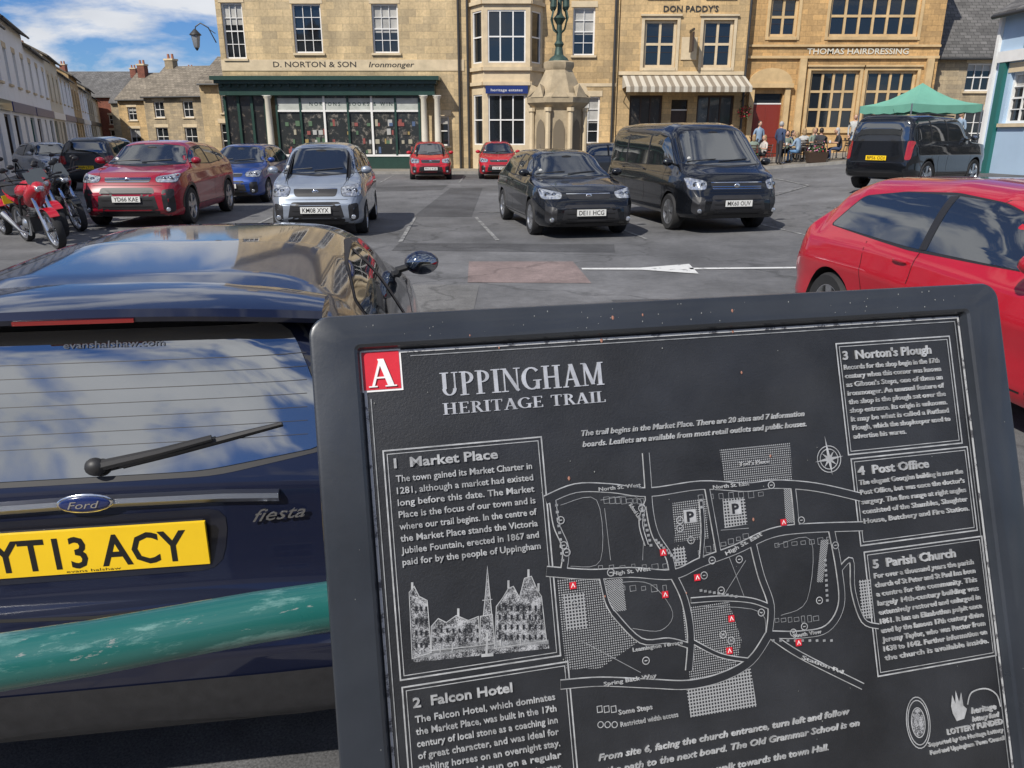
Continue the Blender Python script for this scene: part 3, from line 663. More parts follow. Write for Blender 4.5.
    for yc,rc in ((.80,.052),(.68,.045)):
        for sg in (-1,1):
            c=proj('x',1,sg*Y(yc),(zt_+zb_)/2-.003,.004); D.ell(c,(.010,rc,rc*.9),carglass,16,8); D.ell(c+Vector((.004,0,0)),(.009,rc*.5,rc*.5),chrome,14,8)
    gz0,gz1=zb_-.01,zt_-.04
    patch('x',1,[(-Y(hy-.04),gz1),(Y(hy-.04),gz1),(Y(hy-.08),gz0),(-Y(hy-.08),gz0)],.003,black_pl,rings=4)
    strip('x',1,[(-Y(hy-.06),gz1-.012),(Y(hy-.06),gz1-.012)],.012,.008,chrome)
    if face in('grille','van'): 
        for i in range(2): strip('x',1,[(-Y(hy-.08),gz0+.02+i*.035),(Y(hy-.08),gz0+.02+i*.035)],.010,.008,chrome)
    q=proj('x',1,0,(gz0+gz1)/2,.01); D.ell(q,(.01,.055,.04),chrome,16,8)
    li=Z(.17) if not ab else .28; lt=gz0-.09
    patch('x',1,[(-Y(.50),lt),(Y(.50),lt),(Y(.60),li),(-Y(.60),li)],.003,black_pl,rings=5)
    for i in range(4): strip('x',1,[(-Y(.48),li+.03+i*(lt-li)/4.2),(Y(.48),li+.03+i*(lt-li)/4.2)],.010,.009,gap)
    patch('x',1,[(Y(.66),lt-.04),(Y(.86),lt-.02),(Y(.86),li+.04),(Y(.68),li+.01)],.003,black_pl,mir=True,rings=4)
    for sg in (-1,1):
        c=proj('x',1,sg*Y(.76),li+.09,.006); D.ell(c,(.012,.045,.040),lampglass,14,8)
    strip('x',1,[(-Y(.66),gz0-.05),(Y(.66),gz0-.05)],.006,.002,gap)
    patch('x',1,[(-Y(.80),li+.0),(Y(.80),li+.0),(Y(.74),li-.05),(-Y(.74),li-.05)],.004,black_pl,rings=4)
    plate_(True,(lt+li)/2+.04)
    for sg in (-1,1): strip('z',1,[(X(.985)-.1 if not ab else X(3.80),sg*Y(.55)),(X(.80) if not ab else X(3.3),sg*Y(.74)),(axf-.42,sg*Y(.78))],.007,.0015,gap)
    if clad:
        for ax in (axr,axf):
            for sg in (-1,1):
                pts=[(ax+wr*1.17*math.cos(t_),wr*1.02+wr*1.17*math.sin(t_)) for t_ in [math.pi*j/14 for j in range(15)]]
                strip('y',sg,pts,.06,.004,black_pl)
    if rear and not fiesta:
        tz0,tz1=Z(.50),Z(.66)
        if kind in('disco','van'): tp=[(Y(.90),Z(.66)),(Y(.76),Z(.66)),(Y(.76),Z(.42)),(Y(.90),Z(.42))]
        else: tp=[(Y(.90),tz1),(Y(.66),tz1-.03),(Y(.60),tz0),(Y(.88),tz0)]
        patch('x',-1,tp,.005,redlamp,mir=True,rings=4)
        plate_(False,Z(.44))
        patch('x',-1,[(-Y(.8),Z(.26)),(Y(.8),Z(.26)),(Y(.76),Z(.19)),(-Y(.76),Z(.19))],.003,black_pl,rings=4)
    if face=='rails' or kind=='disco':
        for sg in (-1,1): D.tube([proj('z',1,X(f),sg*Y(.62),.05) for f in (.12,.3,.45,.58)],.018,black_pl,8)
    if not fiesta:
        q=proj('z',1,X(.14),0,0); D.tube([q,q+Vector((-.12,0,.14))],.004,black_pl,6)
    if fiesta:
        lp=[]; SW=.545
        for i in range(13):
            y=-SW+2*SW*i/12; e=abs(y)/SW; xr=X(.20)+.07*e**3; zr=1.355-.035*e**2.5
            xf=X(.48); zf=zr+.030-.012*e**3
            lp.append([(xr,y,zr-.016),(xr-.004,y,zr-.004),(xr+.012,y,zr+.012),(xr+.12,y,zr+.028),(xf,y,zf-.004),(xf,y,zf-.05),(xr+.10,y,zr-.045)])
        D.loops(lp,pm,True,True)
        D.box(X(.1925),-.13,1.338,X(.24),.13,1.347,M('brake_lamp',(.20,.01,.01),.2,0,1))
        a=proj('x',-1,-.02,1.005,.022); c=proj('x',-1,-.44,1.085,.020)
        D.ell(a,(.02,.024,.022),black_pl,12,8); D.tube([a,a.lerp(c,.35)+Vector((-.012,0,.0)),a.lerp(c,.62)+Vector((-.008,0,.0))],[.014,.010,.008],black_pl,8)
        mid=[a.lerp(c,f)+Vector((0,0,-.012)) for f in (.12,.4,.7,1.0)]; D.tube(mid,[.007,.009,.008,.005],black_pl,6)
        strip('x',-1,[(-.60,1.0),(-.66,.92),(-.70,.76),(-.66,.70),(0,.675),(.66,.70),(.70,.76),(.66,.92),(.60,1.0)],.007,.0018,gap)
        patch('x',-1,[(.60,1.20),(.66,1.20),(.74,1.0),(.77,.90),(.69,.90),(.64,1.0)],.008,redlamp,mir=True,rings=4)
        lpts=[(-.43,.925),(-.30,.932),(0,.936),(.30,.932),(.43,.925)]
        vs=[]
        for yv,zv in lpts:
            p=proj('x',-1,yv,zv,0); vs.append([p+Vector((.0,0,.012)),p+Vector((-.022,0,.011)),p+Vector((-.026,0,0)),p+Vector((-.020,0,-.011)),p+Vector((.0,0,-.012))])
        sc_=M('satin_chrome',(.50,.51,.53),.28,1); D.loops(vs,sc_,True,True)
        p=proj('x',-1,0,.934,.028); D.ell(p,(.006,.062,.025),chrome,28,10); D.ell(p+Vector((-.003,0,0)),(.006,.056,.020),M('badge_blue',(.008,.02,.10),.15,0,1),28,10)
        text(D,'Ford',chrome,p+Vector((-.0098,.036,-.008)),(0,-1,0),(0,0,1),.07,.018,0,.35)
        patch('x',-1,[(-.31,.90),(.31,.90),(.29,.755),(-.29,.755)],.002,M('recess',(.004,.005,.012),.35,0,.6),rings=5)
        p=proj('x',-1,0,.828,0); xx=p.x-.022
        D.box(xx,-.26,.828-.0555,xx+.010,.26,.828+.0555,platey); text(D,plate,blk,(xx-.0006,.215,.828-.040),(0,-1,0),(0,0,1),.430,.079,.018)
        D.box(xx+.0101,-.25,.828-.05,xx+.05,.25,.828+.05,black_pl)
        text(D,'evans halshaw',blk,(xx-.0006,.06,.828-.0525),(0,-1,0),(0,0,1),.12,.007)
        p=proj('x',-1,-.365,.865,.006); text(D,'fiesta',M('dull_chrome',(.33,.34,.36),.3,1),p+Vector((-.004,0,0)),(0,-1,.05),(0,0,1),.125,.032,.002,.5,1.,.002)
        p=proj('x',-1,.06,1.262,.006); p2=proj('x',-1,.06,1.285,.006); u_=(p2-p).normalized(); text(D,'evanshalshaw.com',white,p+Vector((-.002,0,0)),(0,-1,0),u_,.23,.016,.012)
        strip('x',-1,[(-.80,.66),(-.4,.652),(0,.65),(.4,.652),(.80,.66)],.010,.002,gap)
        patch('x',-1,[(-.62,.52),(.62,.52),(.72,.40),(.66,.335),(-.66,.335),(-.72,.40)],.004,M('bumper_black',(.02,.02,.022),.55,var=.2,vs=30,bump=.1,bs=400),rings=6)
        for i in range(7): strip('x',-1,[(-.5,1.05+i*.03),(.5,1.05+i*.03)],.0013,.0055,M('demister',(.016,.014,.013),.5))
    D.build('trim',R,sharp=35)
    return R

KIND['fi']=dict(abs=True,sg=.006,rr=.5,rf=.7,top=[(0,.58),(.015,.66),(.055,.725),(.085,.80),(.10,.92),(.14,1.0),(.285,1.30),(.36,1.365),(.6,1.385),(1.2,1.395),(1.8,1.385),(2.15,1.355),(2.35,1.30),(3.0,.98),(3.3,.92),(3.7,.80),(3.88,.70),(3.95,.5)],
  belt=[(0,.58),(.08,.75),(.12,.95),(.5,.975),(2.5,.93),(3.0,.90),(3.7,.74),(3.95,.5)],bot=[(0,.38),(.05,.33),(.3,.24),(3.6,.2),(3.9,.22),(3.95,.3)],wt=.645,
  win=[(.60,1.05),(.72,1.26),(1.2,1.31),(1.7,1.31),(2.1,1.28),(2.35,1.22),(2.86,.97),(1.6,.96)],pil=[1.55],
  ws=[(-.80,1.0),(-.60,1.31),(.60,1.31),(.80,1.0)],rw=[(-.62,1.02),(-.645,1.06),(-.61,1.16),(-.54,1.30),(.54,1.30),(.61,1.16),(.645,1.06),(.62,1.02),(.3,.985),(-.3,.985)],wx=(.66,3.12))
navy=paint('navy_paint',(.007,.010,.028),.25,.3)
redp=paint('red_paint',(.40,.008,.020)); redm=paint('crimson_paint',(.26,.006,.020),0,.3); blackp=paint('black_paint',(.006,.007,.009),0,.25); silv=paint('silver_blue_paint',(.30,.34,.40),.5,.35)
bluep=paint('blue_paint',(.015,.05,.22),.3); greyp=paint('grey_paint',(.12,.13,.14),.4); darkgr=paint('graphite_paint',(.02,.023,.028),.3); whitep=paint('white_car_paint',(.6,.6,.6))
yaw=8.2; hd=90+yaw; d=Vector((math.cos(rad(hd)),math.sin(rad(hd))))
vehicle('parked_hatchback',(-.985+d.x*1.875,1.615+d.y*1.875),hd,3.95,1.70,1.40,'fi',navy,wr=.30,z=0,fiesta=True,plate='YT13 ACY',hi=True)
def H2(dx,dy): return math.degrees(math.atan2(dy,dx))
vehicle('parked_car',(3.72,5.25),H2(.13,-.99),4.25,1.78,1.45,'hatch',redp,wr=.32,plate='RK07 VLO',hi=True)
vehicle('parked_car',(.93,15.7),H2(.2,-.98),4.3,1.80,1.48,'hatch',blackp,wr=.32,plate='DE11 HCG')
vehicle('parked_van',(3.6,16.7),H2(.2,-.98),4.9,1.90,1.98,'van',blackp,wr=.34,plate='MK60 OUV',face='van')
vehicle('parked_minicar',(-3.62,15.6),H2(.1,-.99),3.7,1.68,1.60,'mpv',silv,wr=.29,plate='KM08 XYX')
vehicle('parked_suv',(-7.55,17.3),H2(.08,-1),4.37,1.95,1.63,'suv',redm,wr=.37,plate='YD66 KAE',clad=True,face='grille')
vehicle('parked_car',(-7.5,22.7),H2(.04,-1),4.2,1.76,1.50,'hatch',bluep,wr=.31)
vehicle('parked_minivan',(-13.9,27.6),H2(-.15,1),4.5,1.82,1.68,'mpv',darkgr,wr=.32,plate='FX09 LTO')
vehicle('parked_car',(-18.2,31.5),H2(.7,-.7),4.2,1.76,1.46,'hatch',whitep,wr=.31)
vehicle('parked_car',(-3.45,33.6),H2(.12,-1),3.8,1.70,1.47,'mpv',redp,wr=.29,plate='FH12 KGE')
vehicle('parked_car',(-.62,33.9),H2(.05,-1),3.6,1.62,1.47,'hatch',redp,wr=.28,plate='LC58 VSD')
vehicle('parked_car',(3.2,31.5),H2(-1,-.3),4.4,1.78,1.45,'hatch',greyp,wr=.31)
vehicle('parked_off_roader',(10.8,21.3),90-52,4.4,1.82,1.84,'disco',blackp,wr=.37,plate='BP56 ODJ',clad=False)

# ================================================================== MOTORCYCLES
def motorcycle(pos,head,col,lean=8):
    R=root('motorcycle',(pos[0],pos[1],g(*pos)),rad(head)); R.rotation_euler=(rad(lean),0,rad(head))
    b=MB(); rw=.31; wb=1.42
    for x in (0,wb):
        b.lathe([(rw*.8,-.045),(rw*.93,-.06),(rw,0),(rw*.93,.06),(rw*.8,.045)],(x,0,rw),rubber,28,'y')
        b.lathe([(rw*.80,-.045),(rw*.74,-.03),(rw*.74,.03),(rw*.80,.045)],(x,0,rw),alloy,28,'y')
        for i in range(6):
            t=i*math.pi/3; b.tube([(x,0,rw),(x+rw*.77*math.cos(t),0,rw+rw*.77*math.sin(t))],.013,alloy,6)
        b.lathe([(.13,.035),(.13,.042),(.05,.042)],(x,.0,rw),chrome,20,'y'); b.lathe([(.13,-.042),(.13,-.035),(.05,-.035)],(x,.0,rw),chrome,20,'y')
        b.tube([(x,-.07,rw),(x,.07,rw)],.03,black_pl,8)
    for s in (-.09,.09):
        b.tube([(wb,s,rw),(wb-.12,s,.62),(wb-.27,s,.98)],[.028,.03,.022],chrome,8)
        b.tube([(0,s,rw),(.45,s*.8,.42)],.028,black_pl,8)
        b.tube([(wb-.30,s*.5,.93),(.75,s*1.6,.80),(.45,s*1.3,.45)],.022,black_pl,8)
    b.tube([(wb-.36,-.38,1.06),(wb-.26,-.2,1.05),(wb-.25,0,1.0),(wb-.26,.2,1.05),(wb-.36,.38,1.06)],.014,black_pl,8)
    for s in (-1,1):
        b.tube([(wb-.36,s*.36,1.06),(wb-.42,s*.46,1.05)],.02,rubber,8)
        b.tube([(wb-.30,s*.26,1.06),(wb-.24,s*.34,1.26)],.006,black_pl,6); b.ell((wb-.24,s*.36,1.28),(.02,.06,.04),black_pl,12,6)
    b.box(.52,-.14,.26,.92,.14,.50,black_pl); b.ell((.62,0,.38),(.16,.19,.14),alloy,12,8); b.tube([(.80,0,.45),(.92,0,.70)],.09,alloy,10)
    for i in range(5): b.lathe([(.12,i*.03),(.12,i*.03+.012)],(.84,0,.5),black_pl,12,'z',True)
    for secs,m_,n_ in ((((.50,.84,.10,.04),(.58,.87,.14,.09),(.72,.90,.17,.13),(.90,.93,.17,.14),(1.02,.93,.13,.11),(1.10,.92,.07,.05)),col,14),
        (((-.32,.98,.05,.02),(-.15,.93,.11,.05),(.1,.86,.15,.05),(.35,.82,.14,.05),(.54,.84,.10,.05)),black_pl,12),
        (((-.38,.92,.04,.03),(-.2,.86,.09,.06),(.05,.76,.12,.07),(.35,.72,.12,.08)),col,12),
        (((1.42,.95,.05,.05),(1.36,.96,.11,.09),(1.26,.93,.15,.14),(1.10,.86,.17,.16),(.98,.76,.16,.13)),col,16)):
        b.loops([[(x,w*math.cos(t),zc+h*math.sin(t)) for t in [2*math.pi*j/n_ for j in range(n_)]] for x,zc,w,h in secs],m_,True,True)
    b.ell((1.37,0,.95),(.08,.08,.06),lampglass,12,8)
    b.add([(1.34,-.12,1.03),(1.34,.12,1.03),(1.18,.11,1.20),(1.18,-.11,1.20)],[(0,1,2,3)],M('screen_tint',(.05,.06,.07),.1))
    for cx,a0,a1 in ((wb,40,150),(0,60,150)):
        L=[]
        for i in range(9):
            t=rad(a0+(a1-a0)*i/8); q=(cx+(rw+.03)*math.cos(t),rw+(rw+.03)*math.sin(t)); L.append([(q[0],-.07,q[1]),(q[0],.07,q[1]),(q[0],.07,q[1]+.01),(q[0],-.07,q[1]+.01)])
        b.loops(L,col if cx else black_pl,True,True)
    b.tube([(.85,-.12,.45),(.8,-.17,.22),(.4,-.18,.26),(-.15,-.2,.50)],[.022,.022,.03,.055],chrome,10); b.ell((-.37,0,.93),(.03,.06,.03),redlamp)
    b.tube([(.5,.12,.26),(.42,.28,.0)],.012,black_pl,6); b.box(-.42,-.08,.62,-.40,.08,.76,platey)
    b.build('motorcycle_body',R)
for p_,h_,c_ in (((-8.3,13.35),-42,redp),((-9.0,14.6),-40,redp),((-9.2,15.7),-42,blackp),((-9.9,16.9),-42,blackp),((-10.3,15.2),-42,redp),((-11.0,18.2),-45,redp),((-11.5,16.6),-45,blackp)): motorcycle(p_,h_,c_)

# ================================================================== GROUND
asph=M('asphalt',(.130,.130,.133),.9,kind='asphalt'); pave=M('paving',(.24,.22,.19),.85,kind='stone',bw=.6,bh=.45,flat=True)
kerbm=M('kerb_stone',(.26,.25,.23),.85,var=.2,vs=5,bump=.2)
def axis_pts(segs):
    out=[]
    for a,b_,st in segs:
        n=max(1,int(round((b_-a)/st))); out+=[a+(b_-a)*i/n for i in range(n)]
    out.append(segs[-1][1]); return out
gx=axis_pts([(-700,-60,80),(-60,-16,8),(-16,40,1.0),(40,60,5),(60,700,80)]); gy=axis_pts([(-700,-20,85),(-20,0,4),(0,46,1.0),(46,80,8),(80,900,82)])
b=MB(); b.add([(x,y,g(x,y)) for y in gy for x in gx],[(j*len(gx)+i,j*len(gx)+i+1,(j+1)*len(gx)+i+1,(j+1)*len(gx)+i) for j in range(len(gy)-1) for i in range(len(gx)-1)],asph,True)
b.build('ground')
def sheet(name,xs,ys,off,m,kerb=None):
    b=MB(); xs=list(xs);ys=list(ys); n=len(xs)
    b.add([(x,y,g(x,y)+off) for y in ys for x in xs],[(j*n+i,j*n+i+1,(j+1)*n+i+1,(j+1)*n+i) for j in range(len(ys)-1) for i in range(n-1)],m)
    if kerb:
        y=ys[0] if kerb=='front' else ys[-1]; s=-1 if kerb=='front' else 1
        for i in range(n-1):
            x0,x1=xs[i]+.004,xs[i+1]-.004; z0,z1=g(x0,y)+off+.004,g(x1,y)+off+.004
            ya,yb=(y-.14,y) if s<0 else (y,y+.14)
            b.hexa([(x0,ya,z0-.4),(x1,ya,z1-.4),(x1,yb,z1-.4),(x0,yb,z0-.4)],[(x0,ya,z0),(x1,ya,z1),(x1,yb,z1),(x0,yb,z0)],kerbm)
    return b.build(name)
fr_=lambda a,b_,s: axis_pts([(a,b_,s)])
sheet('pavement',fr_(-15.5,32,1),fr_(36.6,40.4,.95),.12,pave,'front')
sheet('pavement',fr_(9.4,17.5,.9),fr_(33.2,36.4,.8),.11,pave,'front')
sheet('pavement',fr_(-30,30,1),fr_(-7.9,.75,1.4),.12,pave,'back')
dk=M('asphalt_patch',(.078,.078,.081),.9,kind='asphalt'); lt=M('asphalt_worn',(.160,.157,.152),.9,kind='asphalt'); rd=M('red_surfacing',(.20,.152,.142),.9,kind='asphalt')
def gpoly(name,pts,off,m):
    b=MB(); b.add([(x,y,g(x,y)+off) for x,y in pts],[tuple(range(len(pts)))],m); return b.build(name)
gpoly('road_patch',[(-.55,9.45),(.98,9.4),(.88,11.1),(-.62,11.1)],.004,rd)
gpoly('road_patch',[(-2.2,17.5),(-.9,17.4),(-1.0,27),(-2.1,27)],.004,dk); gpoly('road_patch',[(-1.9,12.2),(1.6,12.0),(1.7,12.9),(-1.9,13.1)],.004,dk)
gpoly('road_patch',[(-1.7,6.2),(-.4,6.2),(-.4,9.3),(-1.75,9.3)],.004,lt); gpoly('road_patch',[(-6,24.5),(-2.3,26.2),(-2.3,28.6),(-6,27)],.004,dk)
gpoly('road_patch',[(1.2,7.2),(3.1,7.4),(3.0,8.5),(1.1,8.4)],.004,dk)
pw=M('road_paint',(.62,.62,.60),.7,kind='worn',c2=(.2,.2,.2),ws=7,lo=.56); pf=M('road_paint_faded',(.30,.30,.29),.8,kind='worn',c2=(.13,.13,.13),ws=5,lo=.46)
def line(pts,w,m=pw,off=.009,name='road_marking'):
    b=MB()
    for i in range(len(pts)-1):
        a=Vector(pts[i]);c=Vector(pts[i+1]); n=max(1,int((c-a).length/.7)); q=(c-a).normalized(); o=Vector((-q.y,q.x))*w/2
        for k in range(n):
            p0=a.lerp(c,k/n);p1=a.lerp(c,(k+1)/n); b.add([(p.x,p.y,g(p.x,p.y)+off) for p in (p0+o,p1+o,p1-o,p0-o)],[(0,1,2,3)],m)
    return b.build(name)
gpoly('road_marking',[(2.45,10.05),(1.75,10.36),(.95,10.38),(.95,10.50),(1.75,10.52),(2.5,10.85)],.009,pw)
line([(2.42,10.45),(4.3,10.55)],.12)
for p in ([(-5.0,13.3),(-5.35,18)],[(-1.9,13.2),(-2.15,17.4)],[(-.25,13.4),(-.8,17.3)],[(2.35,13.6),(1.55,18.4)],[(5.3,13.6),(4.6,18.6)],[(-9.4,15),(-9.9,20)],[(-5,30),(-5.3,35.5)],[(-2.0,30),(-2.1,35.5)],[(.8,30),(.8,35.5)]): line(p,.07,pf)
line([(-.8,18.4),(4.6,18.7)],.08,pf); line([(5.6,19.5),(9,24),(9.3,31)],.08,pf,.014); line([(13,17),(11,16.2),(8.4,16.6),(7.2,18)],.08,pf,.014)
for (x,y) in ((6.2,13.2),(1.9,21.2)):
    b=MB(); b.lathe([(.001,.012),(.28,.012),(.30,.0)],(x,y,g(x,y)+.006),M('cast_iron',(.05,.048,.045),.6,.5,bump=.6,bs=60),24); b.build('manhole_cover')

# ================================================================== BUILDINGS
st1=M('limestone',(.52,.375,.20),.9,kind='stone'); st2=M('limestone_pale',(.53,.415,.25),.9,kind='stone',bw=.7,bh=.32); st3=M('ironstone',(.51,.325,.145),.9,kind='stone',bw=.5,bh=.24)
st4=M('limestone_grey',(.38,.31,.21),.9,kind='stone',bw=.5,bh=.2); dress=M('dressed_stone',(.58,.47,.31),.8,var=.15,vs=2,bump=.1); dress2=M('dressed_stone_warm',(.55,.39,.20),.8,var=.18,vs=2,bump=.1)
slate=M('roof_slate',(.12,.115,.11),.8,kind='tiles'); tile=M('stone_slates',(.20,.17,.13),.9,kind='tiles')
rwhite=M('render_white',(.80,.81,.82),.85,var=.06,vs=.8); rblue=M('render_pale_blue',(.38,.50,.63),.8,var=.06,vs=.8); rcream=M('render_cream',(.62,.55,.42),.85,var=.1,vs=.8)
green=M('shop_green',(.018,.050,.038),.4,0,.3,var=.1); teal=M('teal_paint',(.02,.13,.12),.4); brickm=M('red_brick',(.24,.09,.06),.9,kind='stone',bw=.23,bh=.075)
blind=M('net_blind',(.38,.37,.34),.8,0,.6,var=.25,vs=1.5); lead=M('drainpipe',(.03,.03,.03),.5)
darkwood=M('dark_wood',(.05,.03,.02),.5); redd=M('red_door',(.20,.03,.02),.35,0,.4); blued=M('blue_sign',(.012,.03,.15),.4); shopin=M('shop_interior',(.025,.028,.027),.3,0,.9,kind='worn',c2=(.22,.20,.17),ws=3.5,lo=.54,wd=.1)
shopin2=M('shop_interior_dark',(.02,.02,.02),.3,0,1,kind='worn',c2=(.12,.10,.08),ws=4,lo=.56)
def building(name,org,yaw,W_,Hh,D_,wall,opens,rm=slate,rh=3.,trim=dress,chim=(),extra=None,z0=-.8,over=.3,string=()):
    R=root(name,org,rad(yaw)); b=MB()
    xs=sorted(set([0,W_]+[v for o in opens for v in o[:2]])); zs=sorted(set([z0,Hh]+[v for o in opens for v in o[2:4]]))
    for i in range(len(xs)-1):
        for j in range(len(zs)-1):
            cx=(xs[i]+xs[i+1])/2;cz=(zs[j]+zs[j+1])/2
            if any(o[0]<cx<o[1] and o[2]<cz<o[3] for o in opens): continue
            b.quad((xs[i],0,zs[j]),(xs[i+1],0,zs[j]),(xs[i+1],0,zs[j+1]),(xs[i],0,zs[j+1]),wall)
    b.quad((0,0,z0),(0,D_,z0),(0,D_,Hh),(0,0,Hh),wall); b.quad((W_,0,z0),(W_,D_,z0),(W_,D_,Hh),(W_,0,Hh),wall); b.quad((0,D_,z0),(W_,D_,z0),(W_,D_,Hh),(0,D_,Hh),wall)
    w_=MB()
    for o in opens:
        x0,x1,a,c,sty=o[:5]; rv=.19
        b.quad((x0,0,a),(x0,rv,a),(x0,rv,c),(x0,0,c),wall); b.quad((x1,0,a),(x1,rv,a),(x1,rv,c),(x1,0,c),wall); b.quad((x0,0,c),(x1,0,c),(x1,rv,c),(x0,rv,c),wall); b.quad((x0,0,a),(x1,0,a),(x1,rv,a),(x0,rv,a),wall)
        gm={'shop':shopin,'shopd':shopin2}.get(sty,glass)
        if sty in('door','doorr','doorg'):
            dm={'door':darkwood,'doorr':redd,'doorg':green}[sty]
            ft=c-.5 if c-a>2.4 else c
            w_.box(x0,rv-.05,a,x1,rv,ft,dm)
            for pz in ((a+.2,a+.9),(a+1.05,ft-.15)):
                for px in ((x0+.1,(x0+x1)/2-.05),((x0+x1)/2+.05,x1-.1)): w_.box(px[0],rv-.065,pz[0],px[1],rv-.0505,pz[1],dm)
            if ft<c: w_.quad((x0,rv-.02,ft),(x1,rv-.02,ft),(x1,rv-.02,c),(x0,rv-.02,c),glass); w_.box(x0,rv-.06,ft,x1,rv-.021,ft+.06,white)
        else:
            w_.quad((x0,rv,a),(x1,rv,a),(x1,rv,c),(x0,rv,c),gm)
            nx,nz=o[5],o[6]
            if sty=='sash': fm,fw,bw=white,.075,.028
            elif sty=='mull': fm,fw,bw=trim,.13,.11
            elif sty=='shopd': fm,fw,bw=darkwood,.09,.07
            else: fm,fw,bw=(o[7] if len(o)>7 else green),.10,.07
            y0,y1=rv-.07,rv-.002
            if sty=='sash' and random.random()<.55:
                q=random.uniform(.25,.6); w_.quad((x0,rv-.004,c-(c-a)*q),(x1,rv-.004,c-(c-a)*q),(x1,rv-.004,c),(x0,rv-.004,c),blind)
            w_.box(x0,y0,a,x0+fw,y1,c,fm);w_.box(x1-fw,y0,a,x1,y1,c,fm);w_.box(x0+fw,y0,a,x1-fw,y1,a+fw,fm);w_.box(x0+fw,y0,c-fw,x1-fw,y1,c,fm)
            for i in range(1,nx):
                x=x0+fw+(x1-x0-2*fw)*i/nx; w_.box(x-bw/2,y0+.006,a+fw,x+bw/2,y1,c-fw,fm)
            for i in range(1,nz):
                z=a+fw+(c-a-2*fw)*i/nz; bb=bw*(1.8 if sty=='sash' and i==nz//2 else 1); w_.box(x0+fw,y0+.012,z-bb/2,x1-fw,y1,z+bb/2,fm)
            if sty=='sash':
                w_.box(x0-.08,-.09,a-.10,x1+.08,rv-.072,a-.001,trim)
                w_.box(x0-.10,-.02,c+.001,x1+.10,-.001,c+.26,trim)
            if sty=='mull':
                if nx<4:
                    for q in range(1,3): w_.box(x0+fw,rv-.02,a+(c-a)*q/3-.008,x1-fw,rv-.003,a+(c-a)*q/3+.008,darkwood)
                w_.box(x0-.14,-.04,a-.14,x0-.001,-.001,c+.16,trim);w_.box(x1+.001,-.04,a-.14,x1+.14,-.001,c+.16,trim);w_.box(x0,-.04,c+.001,x1,-.001,c+.16,trim);w_.box(x0,-.09,a-.14,x1,-.001,a-.001,trim)
                w_.box(x0-.2,-.12,c+.161,x1+.2,-.001,c+.24,trim)
    for z in string: w_.box(0,-.09,z,W_,-.001,z+.16,trim)
    b.add([(0,0,Hh),(0,D_,Hh),(0,D_/2,Hh+rh)],[(0,1,2)],wall); b.add([(W_,0,Hh),(W_,D_,Hh),(W_,D_/2,Hh+rh)],[(0,1,2)],wall)
    r=MB(); t=.12; sl=rh/(D_/2); e=over
    lo=[(-.1,-e,Hh-e*sl),(W_+.1,-e,Hh-e*sl),(W_+.1,D_/2,Hh+rh),(-.1,D_/2,Hh+rh)]; r.hexa([(p[0],p[1],p[2]+.02) for p in lo],[(p[0],p[1],p[2]+t+.02) for p in lo],rm)
    lo=[(-.1,D_+e,Hh-e*sl),(W_+.1,D_+e,Hh-e*sl),(W_+.1,D_/2+.002,Hh+rh),(-.1,D_/2+.002,Hh+rh)]; r.hexa([(p[0],p[1],p[2]+.02) for p in lo],[(p[0],p[1],p[2]+t+.02) for p in lo],rm)
    r.tube([(0,-e-.05,Hh-e*sl+.03),(W_,-e-.05,Hh-e*sl+.03)],.06,lead,8)
    r.build('roof',R)
    for cx,cy,ch,cm in chim:
        w_.box(cx-.4,cy-.35,Hh+.2,cx+.4,cy+.35,Hh+rh+ch,cm); w_.box(cx-.46,cy-.41,Hh+rh+ch,cx+.46,cy+.41,Hh+rh+ch+.15,trim)
        for k in (-.2,.2): w_.lathe([(.12,0),(.10,.4)],(cx+k,cy,Hh+rh+ch+.15),M('chimney_pot',(.35,.15,.09),.9),10,'z',True)
    if extra: extra(w_)
    b.build('walls',R); w_.build('windows_and_trim',R)
    return R
